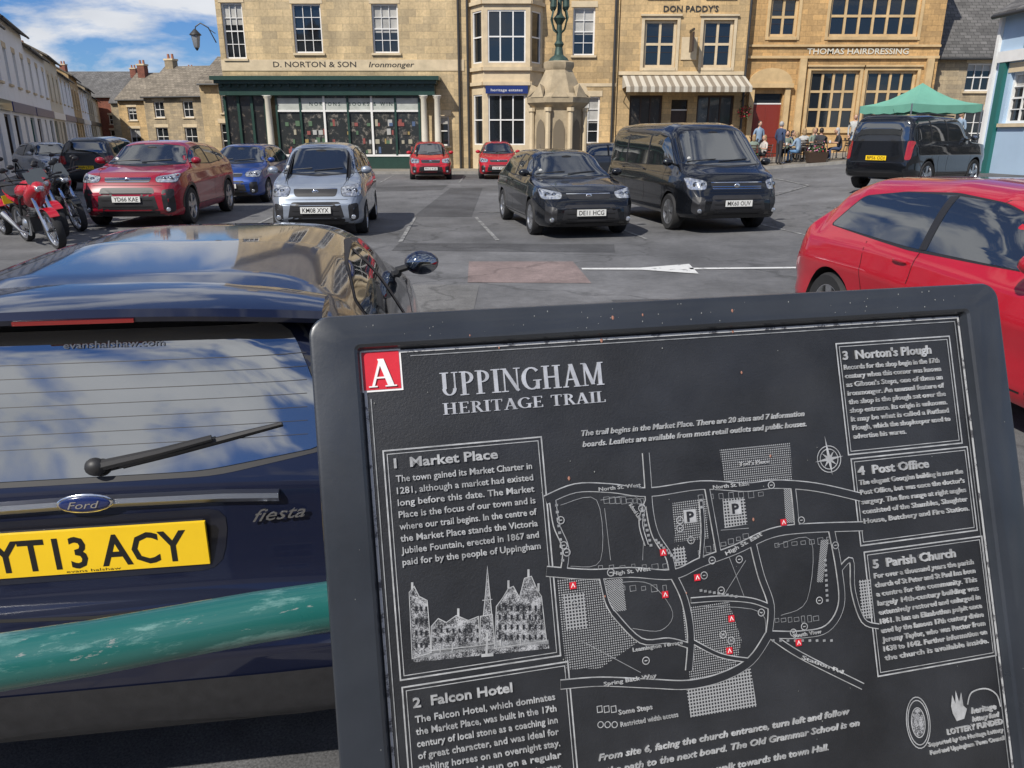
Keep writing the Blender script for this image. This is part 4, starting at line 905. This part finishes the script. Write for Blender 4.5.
def exA(b):
    y=-.75
    b.box(-.25,y-.40,4.18,10.55,-.001,4.36,green); b.box(-.12,y-.25,4.02,10.42,-.002,4.178,green)
    b.box(0,y,3.52,10.3,-.003,4.018,green)
    for i in range(26): b.box(.1+i*.4,y-.15,3.9,.22+i*.4,y-.001,4.0,green)
    for x in (2.25,9.75,10.4): 
        b.lathe([(.22,0),(.22,.18),(.17,.22),(.155,1.6),(.135,3.0),(.19,3.08),(.21,3.16)],(x,y+.12,.34),M('column_cream',(.62,.58,.48),.6,var=.05),16,'z',True); b.box(x-.24,y-.1,.1,x+.24,y+.36,.34,dress)
        b.box(x-.2,y-.06,3.5,x+.2,y+.3,3.519,white)
    x0,x1=2.6,9.5; ys=y+.35
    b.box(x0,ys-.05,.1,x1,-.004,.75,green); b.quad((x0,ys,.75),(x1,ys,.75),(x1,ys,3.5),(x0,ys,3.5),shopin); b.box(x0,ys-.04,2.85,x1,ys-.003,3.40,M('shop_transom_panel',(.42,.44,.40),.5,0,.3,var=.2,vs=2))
    n=6
    for i in range(n+1):
        x=x0+(x1-x0)*i/n; b.box(x-.05,ys-.09,.75,x+.05,ys-.045,3.5,green if i not in(2,4) else white)
    b.box(x0,ys-.085,2.78,x1,ys-.041,2.86,white); b.box(x0,ys-.085,.70,x1,ys-.051,.80,white)
    text(b,'N O R T O N S      B O O K S   &   W I N E',green,(4.2,ys-.042,3.05),(1,0,0),(0,0,1),4.2,.17,.01)
    for i in range(64):
        x=random.uniform(x0+.15,x1-.35); z=random.choice([.85,1.3,1.72,2.12]); h=random.uniform(.14,.32); ww=random.uniform(.07,.22)
        c=random.choice([(.25,.07,.06),(.07,.11,.2),(.35,.32,.24),(.08,.14,.08),(.4,.4,.38),(.3,.22,.08),(.12,.1,.08)]); b.box(x,ys-.02-i*.0002,z,x+ww,ys-.004,z+h,M('goods_%.2f%.2f'%(c[0],c[1]),c,.5))
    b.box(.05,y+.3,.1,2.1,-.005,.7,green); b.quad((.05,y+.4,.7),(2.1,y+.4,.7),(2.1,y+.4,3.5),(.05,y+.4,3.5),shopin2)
    for x in (.1,.75,1.4,2.05): b.box(x-.06,y+.3,.7,x+.06,y+.39,3.5,green)
    sb=M('sign_black',(.03,.025,.02),.6); text(b,'D. NORTON & SON',sb,(2.5,-.035,4.82),(1,0,0),(0,0,1),4.0,.25,.012); text(b,'Ironmonger',sb,(7.1,-.035,4.82),(1,0,0),(0,0,1),2.2,.24,.012,.2)
    b.box(0,-.03,4.66,11.7,-.001,5.16,dress)
    b.tube([(11.45,-.1,.1),(11.45,-.1,10)],.06,lead,8)
building('ironmonger_shop',(-14.0,40,0),0,11.85,9.6,9,st2,[(.25,1.25,5.2,7.65,'sash',3,4),(3.6,4.95,5.45,7.6,'sash',3,4),(7.35,8.6,5.45,7.6,'sash',3,4),(3.6,4.95,8.2,9.2,'sash',3,2),(7.35,8.6,8.2,9.2,'sash',3,2),(10.3,10.9,1.2,2.6,'sash',1,2)],extra=exA,rm=tile,chim=[(1,4.5,1,st2),(11,4.5,1,st2)])
def exB(b):
    P=[(.15,0),(.75,-.95),(2.95,-.95),(3.55,0)]
    for a,c in ((0,1),(1,2),(2,3)):
        A=Vector((*P[a],0));B_=Vector((*P[c],0)); d_=(B_-A); n=Vector((d_.y,-d_.x,0)).normalized(); L_=d_.length; dn=d_.normalized()
        def pt(t,o,z): return tuple(A+dn*t+n*o+Vector((0,0,z)))
        def bx(t0,t1,o0,o1,z0_,z1_,m): b.hexa([pt(t0,o0,z0_),pt(t1,o0,z0_),pt(t1,o1,z0_),pt(t0,o1,z0_)],[pt(t0,o0,z1_),pt(t1,o0,z1_),pt(t1,o1,z1_),pt(t0,o1,z1_)],m)
        wins=[(1.25,3.55),(4.95,7.2),(8.2,9.6)]; zl=[0]+[q for w in wins for q in w]+[10.2]
        for i in range(0,len(zl)-1,2): bx(0,L_,-.12,0,zl[i],zl[i+1],dress)
        mg=.14 if L_<1.5 else .22
        for wz in wins:
            bx(0,mg,-.12,0,wz[0],wz[1],dress); bx(L_-mg,L_,-.12,0,wz[0],wz[1],dress); bx(mg,L_-mg,-.10,-.09,wz[0],wz[1],glass)
            f=.06
            bx(mg,mg+f,-.089,-.03,wz[0],wz[1],white);bx(L_-mg-f,L_-mg,-.089,-.03,wz[0],wz[1],white);bx(mg+f,L_-mg-f,-.089,-.03,wz[0],wz[0]+f,white);bx(mg+f,L_-mg-f,-.089,-.03,wz[1]-f,wz[1],white)
            zm=(wz[0]+wz[1])/2; bx(mg+f,L_-mg-f,-.089,-.03,zm-.03,zm+.03,white)
            if L_>1.5:
                for t in (.33,.67): x=mg+(L_-2*mg)*t; bx(x-.03,x+.03,-.088,-.035,wz[0]+f,zm-.031,white); bx(x-.03,x+.03,-.088,-.035,zm+.031,wz[1]-f,white)
        for z in (3.95,4.6,7.45,10.2): bx(-.03,L_+.03,0.001,.12,z,z+.16,dress)
    b.box(.85,-1.1,3.58,2.85,-1.045,3.93,blued); text(b,'heritage estates',white,(1.1,-1.103,3.68),(1,0,0),(0,0,1),1.5,.12)
    b.tube([(7.0,-.1,0),(7.0,-.1,10)],.06,lead,8); b.tube([(-.02,-.12,0),(-.02,-.12,10)],.06,lead,8)
    b.box(3.9,-.03,3.95,7.15,-.001,4.1,dress)
building('bay_windowed_house',(-2.1,40,0),0,7.2,10.4,9,st1,[(5.0,6.05,5.35,7.45,'sash',2,4),(5.0,6.05,8.2,9.6,'sash',2,4),(5.3,6.4,1.3,3.5,'sash',2,4),(3.95,4.85,.15,2.9,'doorg')],extra=exB,rm=tile,chim=[(6.5,4.5,1,st1)])
def exC(b):
    aw=M('awning_stripe',(.50,.46,.38),.8,kind='stripe',c2=(.24,.20,.15),K=2.6,mode='x')
    x0,x1=.2,6.1
    b.add([(x0,-.02,4.2),(x1,-.02,4.2),(x1,-1.5,3.62),(x0,-1.5,3.62),(x0,-1.5,3.38),(x1,-1.5,3.38)],[(0,1,2,3),(3,2,5,4)],aw)
    b.add([(x0,-.02,4.2),(x0,-1.5,3.62),(x0,-.02,3.6)],[(0,1,2)],aw); b.add([(x1,-.02,4.2),(x1,-1.5,3.62),(x1,-.02,3.6)],[(0,1,2)],aw)
    for x in (x0+.1,x1-.1): b.tube([(x,-.02,3.0),(x,-1.45,3.5)],.02,lead,6)
    text(b,"DON PADDY'S",M('sign_dark',(.03,.03,.03),.5),(2.0,-.03,7.0),(1,0,0),(0,0,1),2.6,.26,.02)
    b.box(2.95,-.05,4.9,3.7,-.001,5.9,dress)
    b.tube([(6.1,-.1,0),(6.1,-.1,10)],.06,lead,8)
    b.box(3.3,-.9,6.1,3.36,-.001,6.2,lead); b.box(3.29,-.85,5.2,3.37,-.2,6.05,darkwood)
    b.box(0,-.09,9.6,6.1,-.001,9.8,dress)
building('cafe_bar',(5.15,40,.25),0,6.15,10,9,st1,[(1.15,2.7,4.55,6.65,'mull',2,2),(3.95,5.4,4.55,6.65,'mull',2,2),(1.2,2.7,7.7,9.2,'mull',2,2),(3.95,5.4,7.7,9.2,'mull',2,2),(.6,2.2,1.0,3.3,'shopd',3,1),(2.65,3.45,.1,3.1,'door'),(3.9,5.7,1.0,3.3,'shopd',3,1)],extra=exC,rm=tile,chim=[(3,4.5,1,st1)],string=(4.22,))
def exD(b):
    text(b,'THOMAS HAIRDRESSING',M('sign_pale',(.65,.62,.52),.5),(2.9,-.035,4.98),(1,0,0),(0,0,1),4.9,.26,.012)
    b.box(0,-.12,4.78,9.3,-.001,4.9,dress2); b.box(0,-.10,5.3,9.3,-.002,5.4,dress2)
    b.box(.25,-.2,-.3,.5,-.001,3.45,dress2); b.box(2.0,-.2,-.3,2.25,-.001,3.45,dress2); b.box(.15,-.28,3.45,2.35,-.003,3.65,dress2)
    pts=[(1.25+1.05*math.cos(rad(t)),3.65+.7*math.sin(rad(t))) for t in range(0,181,15)]
    b.add([(p[0],-.2,p[1]) for p in pts]+[(p[0],-.001,p[1]) for p in pts],[tuple(range(13))]+[(i,i+1,14+i,13+i) for i in range(12)],dress2)
    for x in (2.75,8.9): b.box(x-.16,-.18,-.3,x+.16,-.001,4.77,dress2)
    b.box(0,-.15,9.6,9.3,-.001,9.85,dress2)
building('hairdresser_shop',(11.35,40.3,.45),0,9.3,10,9,st3,[(.95,2.3,5.75,7.5,'mull',2,2),(3.8,8.1,5.75,7.6,'mull',6,2),(3.2,5.6,1.5,4.25,'mull',4,3),(5.95,8.4,1.5,4.25,'mull',4,3),(.55,1.95,.1,3.2,'doorr')],trim=dress2,extra=exD,rm=tile,chim=[(8.6,4.5,1,st3)])
building('stone_cottage',(20.75,41.2,.9),0,9,4.7,7,st4,[(1.9,3.2,2.9,4.2,'sash',3,2),(1.7,3.3,.3,2.0,'sash',3,3),(5.6,6.9,2.9,4.2,'sash',3,2),(.3,1.2,-.2,1.9,'door'),(5.6,7.2,.3,2.0,'sash',3,3)],rm=slate,rh=4.2,chim=[(8.3,3.5,.6,st4)])
def exP(b):
    b.box(-.02,-.1,-.4,.10,-.001,4.6,white)
    b.box(.35,-.12,-.4,.60,-.001,3.3,teal)
    b.box(.22,-.14,3.3,9,-.001,3.6,white); b.box(1.2,-.09,3.62,5.2,-.001,4.1,teal)
building('pale_blue_shop',(14.45,24.8,.45),-86,12,4.7,7,rblue,[(.75,1.75,1.6,3.0,'sash',2,4),(2.3,5.6,.7,3.1,'shop',3,1,white),(6.2,7.2,.1,2.6,'doorg')],extra=exP,rm=slate,rh=2.0)
dirv=Vector((-.414,.91)); ang=math.degrees(math.atan2(dirv.y,dirv.x))
t=-17; specs=[(9,7.0,rwhite,2.2),(9,6.7,rwhite,2.2),(8.5,6.4,rwhite,2.2),(9,6.9,rwhite,2.2),(10,6.4,rwhite,2.3),(9,6.8,rcream,2.2),(11,6.2,rwhite,2.4),(10,6.8,st1,2.4),(12,6.2,rwhite,2.2),(12,6.8,st4,2.4),(14,6.2,rcream,2.4)]
base=Vector((-19.2,29.0))
for wd,hh,wm,rh in specs:
    n=3; ops=[]
    for i in range(n):
        cx=wd*(i+.5)/n; ops.append((cx-.5,cx+.5,4.0,5.6,'sash',2,4)); 
        if i!=1: ops.append((cx-.9,cx+.9,.7,2.6,'shop',2,1,random.choice([green,teal,white,darkwood])))
        else: ops.append((cx-.45,cx+.45,.1,2.6,'door'))
    e=base+dirv*t
    def exT(b,wd=wd):
        b.box(.2,-.12,2.75,wd-.2,-.001,3.2,random.choice([green,darkwood,blued,white]))
    building('terraced_house',(e.x,e.y,0),ang,wd,hh,8,wm,ops,rm=random.choice([slate,tile]),rh=rh,chim=[(.7,4,.7,brickm),(wd-.8,4,.5,brickm)],extra=exT)
    t+=wd+.02
def ops2(w,n,top=4.4):
    o=[]
    for i in range(n):
        cx=w*(i+.5)/n; o+= [(cx-.5,cx+.5,top-1.3,top,'sash',2,2),(cx-.6,cx+.6,.8,2.3,'sash',2,2)]
    return o
building('stone_house',(-31.5,70,0),-14,8.5,4.9,7,st4,ops2(8.5,3),rm=tile,rh=2.4,chim=[(.6,3.5,.6,st4),(7.8,3.5,.6,brickm)])
building('rendered_house',(-22.8,62,0),-18,6.5,4.8,7,rcream,ops2(6.5,2),rm=slate,rh=1.9,chim=[(1,3.5,.6,brickm)])
building('stone_house',(-40.5,84,0),-10,9,5.2,8,st1,ops2(9,3),rm=tile,rh=2.6,chim=[(1,3.5,.8,brickm)])
building('stone_house',(-55,112,0),0,12,6,8,st4,ops2(12,3),rm=slate,rh=3.4,chim=[(2,4,1,brickm),(10,4,1,brickm)])
building('brick_house',(-68,118,0),0,12,7,8,brickm,ops2(12,3),rm=slate,rh=3.4,chim=[(2,4,1,brickm)])
building('stone_house',(-19.0,50,0),0,3.7,4.7,8,st2,[(1.2,2.4,3.0,4.2,'sash',2,3),(1.0,2.6,.8,2.4,'sash',2,3)],rm=tile,rh=1.7,chim=[(3.0,4,.6,brickm)])
for i,(x,wm) in enumerate(((-26,st1),(-14,rwhite),(-2,st4),(10,st1),(22,brickm))):  # unseen house row behind the camera, added for reflections in the glass
    building('terraced_house',(x+12,-16,0),180,11.9,6.8,8,wm,ops2(11.9,4,5.4),rm=slate,rh=2.6)

# ================================================================== FOUNTAIN
def fountain():
    x,y=1.62,28.8; R=root('memorial_fountain',(x,y,g(x,y))); b=MB(); s=dress; dk_=M('weathered_stone',(.36,.29,.19),.9,var=.25,vs=3,bump=.3,bs=20)
    def oc(r,z): return [(r*math.cos(rad(22.5+45*i)),r*math.sin(rad(22.5+45*i)),z) for i in range(8)]
    b.loops([oc(1.9,0),oc(1.9,.18)],dk_,False); b.loops([oc(1.6,.18),oc(1.6,.36)],dk_,False); b.loops([oc(1.3,.36),oc(1.3,.55)],dk_,False)
    b.loops([oc(1.0,.55),oc(1.05,.62),oc(.95,.75),oc(.92,2.55),oc(1.0,2.65),oc(1.15,2.78),oc(1.17,2.95),oc(1.0,3.0),oc(.86,3.1),oc(.74,3.4),oc(.55,3.75),oc(.50,3.85),oc(.56,3.95),oc(.56,4.1),oc(.4,4.15)],dk_,False)
    for i in range(8):
        t=rad(22.5+45*i); b.tube([(1.0*math.cos(t),1.0*math.sin(t),.6),(1.0*math.cos(t),1.0*math.sin(t),2.6)],.09,s,8); b.lathe([(.13,0),(.13,.12)],(1.0*math.cos(t),1.0*math.sin(t),2.5),s,8,'z',True)
        t=rad(45*i); c,sn=math.cos(t),math.sin(t); o=Vector((-sn,c,0)); q=Vector((c,sn,0))
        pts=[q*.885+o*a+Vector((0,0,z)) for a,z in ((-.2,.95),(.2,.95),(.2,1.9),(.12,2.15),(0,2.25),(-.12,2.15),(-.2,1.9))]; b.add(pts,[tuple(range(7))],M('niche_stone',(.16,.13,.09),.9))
        b.add([q*1.1+o*.3+Vector((0,0,2.95)),q*1.1-o*.3+Vector((0,0,2.95)),q*.95+Vector((0,0,3.4)),q*.7+Vector((0,0,3.3))],[(0,1,2),(0,2,3),(1,3,2)],dk_)
    ir=M('bronze_green',(.05,.085,.07),.5,.4,var=.3,vs=8)
    b.lathe([(.36,4.15),(.30,4.25),(.16,4.35),(.12,4.6),(.17,4.7),(.10,4.8),(.09,5.3),(.15,5.4),(.22,5.5),(.12,5.6),(.08,5.7),(.07,6.4),(.14,6.5),(.08,6.6),(.05,7.4),(.001,8.2)],(0,0,0),ir,12)
    for i in range(4):
        t=rad(45+90*i); c,sn=math.cos(t),math.sin(t); b.tube([(0,0,5.0),(.25*c,.25*sn,5.15),(.38*c,.38*sn,5.5),(.30*c,.30*sn,5.75)],.03,ir,6); b.lathe([(.05,0),(.11,.08),(.10,.3),(.14,.33),(.02,.5)],(.3*c,.3*sn,5.75),ir,8)
        b.tube([(0,0,6.5),(.2*c,.2*sn,6.7),(.12*c,.12*sn,6.95),(0,0,7.0)],.02,ir,6)
    b.build('fountain_body',R,sharp=30)
fountain()
def lamp():
    R=root('street_lamp',(-14.1,39.9,0)); b=MB()
    b.tube([(0,0,5.9),(-.3,0,6.55),(-.65,0,6.75),(-.9,0,6.6),(-.95,0,6.45)],.03,lead,8); b.tube([(0,0,6.3),(-.3,0,6.5)],.02,lead,6)
    b.lathe([(.04,.95),(.26,.72),(.28,.68),(.06,.6)],(-.95,0,5.55),lead,12); b.lathe([(.22,.68),(.14,.15),(.08,.1)],(-.95,0,5.55),M('lamp_glass',(.30,.31,.32),.15,0,1),6,'z',True); b.lathe([(.10,.1),(.03,0)],(-.95,0,5.55),lead,8,'z',True)
    b.build('lantern',R)
lamp()
def gaz():
    x,y=14.65,29.4; R=root('market_gazebo',(x,y,g(x,y)),rad(12)); b=MB(); gm=M('gazebo_green',(.14,.36,.27),.75,var=.08,vs=2); h=1.4
    c=[(-h,-h),(h,-h),(h,h),(-h,h)]
    for p in c: b.tube([(p[0],p[1],0),(p[0],p[1],2.1)],.025,alloy,8)
    V=[(*p,2.1) for p in c]; n=8
    for i in range(4):
        A=Vector(V[i]);B_=Vector(V[(i+1)%4]); ap=Vector((0,0,2.85)); vs=[];fs=[]
        for r_ in range(5):
            f=r_/4
            for j in range(n+1):
                q=A.lerp(B_,j/n); p=q.lerp(ap,f); p.z-=.16*math.sin(math.pi*f)+(.05*math.sin(math.pi*j/n))*(1-f); vs.append(p)
        for r_ in range(4):
            for j in range(n): fs.append((r_*(n+1)+j,r_*(n+1)+j+1,(r_+1)*(n+1)+j+1,(r_+1)*(n+1)+j))
        b.add(vs,fs,gm,True)
        vs=[]
        for j in range(n+1): q=A.lerp(B_,j/n); q.z-=.05*math.sin(math.pi*j/n); vs+= [q*1.004,q*1.004-Vector((0,0,.24+.04*(j%2)))]
        b.add(vs,[(2*j,2*j+2,2*j+3,2*j+1) for j in range(n)],gm)
    b.box(-1.2,-.5,.72,1.2,.2,.76,darkwood); b.box(-1.15,-.45,0,-1.1,.15,.72,alloy); b.box(1.1,-.45,0,1.15,.15,.72,alloy)
    b.build('canopy',R)
gaz()
# ================================================================== PEOPLE
skin=M('skin',(.50,.30,.21),.6); skin2=M('skin_b',(.42,.24,.16),.6)
def person(pos,head,pose,top,leg,hair,sk=skin,sc=1.,female=False,z=None,bare=False):
    zz=g(*pos)+.11 if z is None else z
    R=root('person',(pos[0],pos[1],zz),rad(head)); R.scale=(sc,sc,sc)
    if pose=='stand':
        hip=.93; J={'p':(0,0,hip),'s1':(.01,0,1.12),'ch':(0,0,1.33),'nk':(0,0,1.48),'hd':(.015,0,1.56)}
        for s,k in ((1,'l'),(-1,'r')):
            J['h'+k]=(0,s*.09,hip-.03);J['k'+k]=(.03*s,s*.10,.50);J['a'+k]=(-.02+.04*s,s*.11,.09);J['f'+k]=(.13+.04*s,s*.13,.04)
            J['sh'+k]=(-.01,s*.18,1.40);J['el'+k]=(-.03,s*.24,1.13);J['wr'+k]=(.10+.06*s,s*.22,.90);J['ha'+k]=(.15+.07*s,s*.20,.82)
    else:
        ln=.10 if pose=='lean' else 0
        J={'p':(0,0,.50),'s1':(.02+ln*.3,0,.68),'ch':(.02+ln,0,.90),'nk':(.03+ln*1.4,0,1.04),'hd':(.05+ln*1.6,0,1.12)}
        for s,k in ((1,'l'),(-1,'r')):
            J['h'+k]=(.03,s*.09,.48);J['k'+k]=(.44,s*.12,.50);J['a'+k]=(.42,s*.12,.09);J['f'+k]=(.56,s*.13,.04)
            J['sh'+k]=(.02+ln,s*.18,.96);J['el'+k]=(.08+ln,s*.25,.72);J['wr'+k]=(.30+ln,s*.16,.74);J['ha'+k]=(.38+ln,s*.12,.76)
    rads={'p':.125,'s1':.115,'ch':.13,'nk':.055,'hd':.06,'h':.09,'k':.06,'a':.043,'f':.04,'sh':.065,'el':.045,'wr':.032,'ha':.038}
    if female: rads.update({'s1':.10,'ch':.115,'sh':.055})
    names=list(J); idx={n:i for i,n in enumerate(names)}
    E=[('p','s1'),('s1','ch'),('ch','nk'),('nk','hd')]
    for k in 'lr': E+=[('p','h'+k),('h'+k,'k'+k),('k'+k,'a'+k),('a'+k,'f'+k),('ch','sh'+k),('sh'+k,'el'+k),('el'+k,'wr'+k),('wr'+k,'ha'+k)]
    me=bpy.data.meshes.new('sk'); me.from_pydata([J[n] for n in names],[(idx[a],idx[c]) for a,c in E],[])
    o=bpy.data.objects.new('body',me); SC.collection.objects.link(o); md=o.modifiers.new('s','SKIN'); md.use_smooth_shade=True
    sv_=me.skin_vertices[0].data
    for n,i in idx.items():
        r=rads.get(n) or rads.get(n[:-1]); sv_[i].radius=(r,r*(1.25 if n in('ch','s1','p') else 1)); sv_[i].use_root=(n=='p')
    sb=o.modifiers.new('u','SUBSURF'); sb.levels=1; sb.render_levels=1
    bpy.context.view_layer.update(); dg=bpy.context.evaluated_depsgraph_get(); nm=bpy.data.meshes.new_from_object(o.evaluated_get(dg)); o.modifiers.clear(); o.data=nm; o.parent=R
    nm.materials.clear()
    for m in (top,leg,sk,M('shoe',(.03,.025,.02),.5)): nm.materials.append(m)
    seg=[]
    for a,c in E:
        k=0 if (a in('s1','ch') or a[:2]=='sh') or (a=='p' and c=='s1') else 1
        if a[:2]=='el': k=2 if bare else 0
        if a[:2]=='wr' or c=='hd': k=2
        if c=='nk': k=0
        if a[0]=='a': k=3
        seg.append((Vector(J[a]),Vector(J[c]),k))
    for p in nm.polygons:
        c=p.center; best=9;kk=0
        for A,B_,k in seg:
            t_=max(0,min(1,(c-A).dot(B_-A)/(B_-A).length_squared)); dd=(A.lerp(B_,t_)-c).length
            if dd<best: best=dd;kk=k
        p.material_index=kk; p.use_smooth=True
    h=MB(); c=Vector(J['hd'])+Vector((.01,0,.075))
    h.ell(c,(.095,.075,.12),sk,16,12); h.ell(c+Vector((-.022,0,.028)),(.098,.086,.112),hair,16,12)
    if female: h.ell(c+Vector((-.06,0,-.06)),(.06,.085,.14),hair,12,8)
    h.ell(c+Vector((.098,0,-.012)),(.018,.012,.02),sk,8,6); h.box(c.x+.086,-.02,c.z-.055,c.x+.094,.02,c.z-.047,M('lips',(.3,.1,.09),.6))
    for s in (-1,1): h.ell(c+Vector((.084,s*.03,.012)),(.01,.012,.008),blk,8,6); h.ell(c+Vector((-.005,s*.078,-.01)),(.02,.012,.03),sk,8,6)
    for k in 'lr':
        q=Vector(J['ha'+k]); dq=(q-Vector(J['wr'+k])).normalized()
        for f in range(4): h.tube([q+Vector((0,(f-1.5)*.017,0)),q+Vector((0,(f-1.5)*.019,0))+dq*(.045+.008*(f in(1,2))),q+Vector((0,(f-1.5)*.018,-.018))+dq*(.07)],[.009,.0085,.007],sk,6)
        sgn=1 if k=='l' else -1; h.tube([q+Vector((0,-sgn*.02,.0))-dq*.03,q+Vector((.01,-sgn*.045,.01)),q+Vector((.01,-sgn*.05,.0))+dq*.03],[.011,.010,.008],sk,6)
    h.build('head_and_hands',R)
cl=[(.42,.42,.40),(.04,.06,.12),(.35,.05,.05),(.05,.05,.055),(.1,.2,.35),(.4,.2,.07),(.18,.22,.18),(.5,.46,.42),(.03,.03,.035),(.22,.3,.4)]
CM=[M('cloth_%d'%i,c,.85,var=.15,vs=6) for i,c in enumerate(cl)]
HM=[M('hair_dark',(.03,.02,.015),.6),M('hair_grey',(.35,.34,.33),.6),M('hair_fair',(.3,.2,.1),.6)]
metal=M('cafe_metal',(.3,.3,.3),.35,.9)
def chair(x,y,head,z):
    R=root('cafe_chair',(x,y,z),rad(head)); b=MB(); b.box(-.2,-.21,.37,.22,.21,.40,darkwood)
    for px,py in ((-.18,-.19),(-.18,.19),(.2,-.19),(.2,.19)): b.tube([(px*1.1,py*1.1,0),(px,py,.37)],.014,metal,6)
    for py in (-.19,.19): b.tube([(-.19,py,.40),(-.27,py,.88)],.014,metal,6)
    for zz in (.6,.7,.8): b.box(-.26,-.19,zz,-.235,.19,zz+.055,darkwood)
    b.build('seat_and_back',R)
def table(x,y,z):
    R=root('cafe_table',(x,y,z)); b=MB(); b.lathe([(.001,.74),(.38,.74),(.38,.715),(.001,.715)],(0,0,0),darkwood,24); b.tube([(0,0,.03),(0,0,.715)],.03,metal,10); b.lathe([(.001,.0),(.24,.0),(.22,.03),(.001,.05)],(0,0,0),metal,16)
    for i in range(3): b.lathe([(.035,0),(.04,.1)],(random.uniform(-.2,.2),random.uniform(-.2,.2),.74),random.choice([white,carglass]),10,'z',True)
    b.build('table_top',R)
for ti,(tx_,ty_) in enumerate([(10.3,34.6),(11.9,35.0),(13.3,34.3),(14.7,35.1),(16.0,34.5),(13.0,36.1),(16.4,35.9)]):
    z=g(tx_,ty_)+.112; table(tx_,ty_,z)
    for k in range(3):
        a=rad(k*120+ti*47+20); px,py=tx_+.68*math.cos(a),ty_+.68*math.sin(a); hh=math.degrees(a)+180; chair(px,py,hh,z)
        if (ti*3+k)%5!=4: person((px,py),hh,random.choice(['sit','lean']),random.choice(CM),random.choice([CM[1],CM[3],CM[8],CM[4]]),random.choice(HM),random.choice([skin,skin2]),random.uniform(.95,1.05),k%2==0,z,bare=(k+ti)%2==0)
for (px,py,hh,fm) in ((15.3,33.7,200,False),(11.0,36.0,-80,True),(15.3,36.2,250,False),(9.8,36.2,-60,False),(17.0,30.8,200,True),(11.2,33.7,30,False)):
    person((px,py),hh,'stand',random.choice(CM),random.choice([CM[1],CM[3],CM[8]]),random.choice(HM),skin,random.uniform(.97,1.04),fm,g(px,py)+(.115 if py>33.3 and px<17.4 else 0))
def leafm(): return M('leaf',(.05,.10,.03),.7)
fls=[M('petal_red',(.5,.03,.05),.6),M('petal_pink',(.6,.2,.35),.6),M('petal_white',(.7,.7,.65),.6)]
def planter(x,y):
    R=root('flower_planter',(x,y,g(x,y)+.112)); b=MB(); b.hexa([(-.35,-.18,0),(.35,-.18,0),(.35,.18,0),(-.35,.18,0)],[(-.42,-.22,.42),(.42,-.22,.42),(.42,.22,.42),(-.42,.22,.42)],darkwood)
    for i in range(160):
        p=Vector((random.gauss(0,.2),random.gauss(0,.11),.45+abs(random.gauss(0,.13)))); s=random.uniform(.02,.045); a=Vector((random.uniform(-1,1),random.uniform(-1,1),random.uniform(-1,1))).normalized(); q=a.orthogonal().normalized(); r_=a.cross(q)
        b.add([p+q*s,p+r_*s,p-q*s,p-r_*s],[(0,1,2,3)],leafm() if i%3 else random.choice(fls))
    b.build('planter_box',R)
for x in (9.8,12.7,15.5): planter(x,33.45)
def basket(x,y,z):
    R=root('hanging_basket',(x,y,z)); b=MB()
    b.tube([(0,.45,.75),(0,0,.75),(0,0,.3)],.015,lead,6)
    b.lathe([(.22,0.05),(.18,-.1),(.05,-.2)],(0,0,0),darkwood,12,'z',True)
    for i in range(260):
        d_=Vector((random.gauss(0,1),random.gauss(0,1),random.gauss(0,.9))).normalized()*random.uniform(.15,.40); d_.z=d_.z*.8+.05; s=random.uniform(.025,.05); a=Vector((random.uniform(-1,1),random.uniform(-1,1),random.uniform(-1,1))).normalized(); q=a.orthogonal().normalized(); r_=a.cross(q)
        b.add([d_+q*s,d_+r_*s,d_-q*s,d_-r_*s],[(0,1,2,3)],leafm() if i%2 else fls[0])
    b.build('basket',R)
basket(11.3,39.5,2.75)
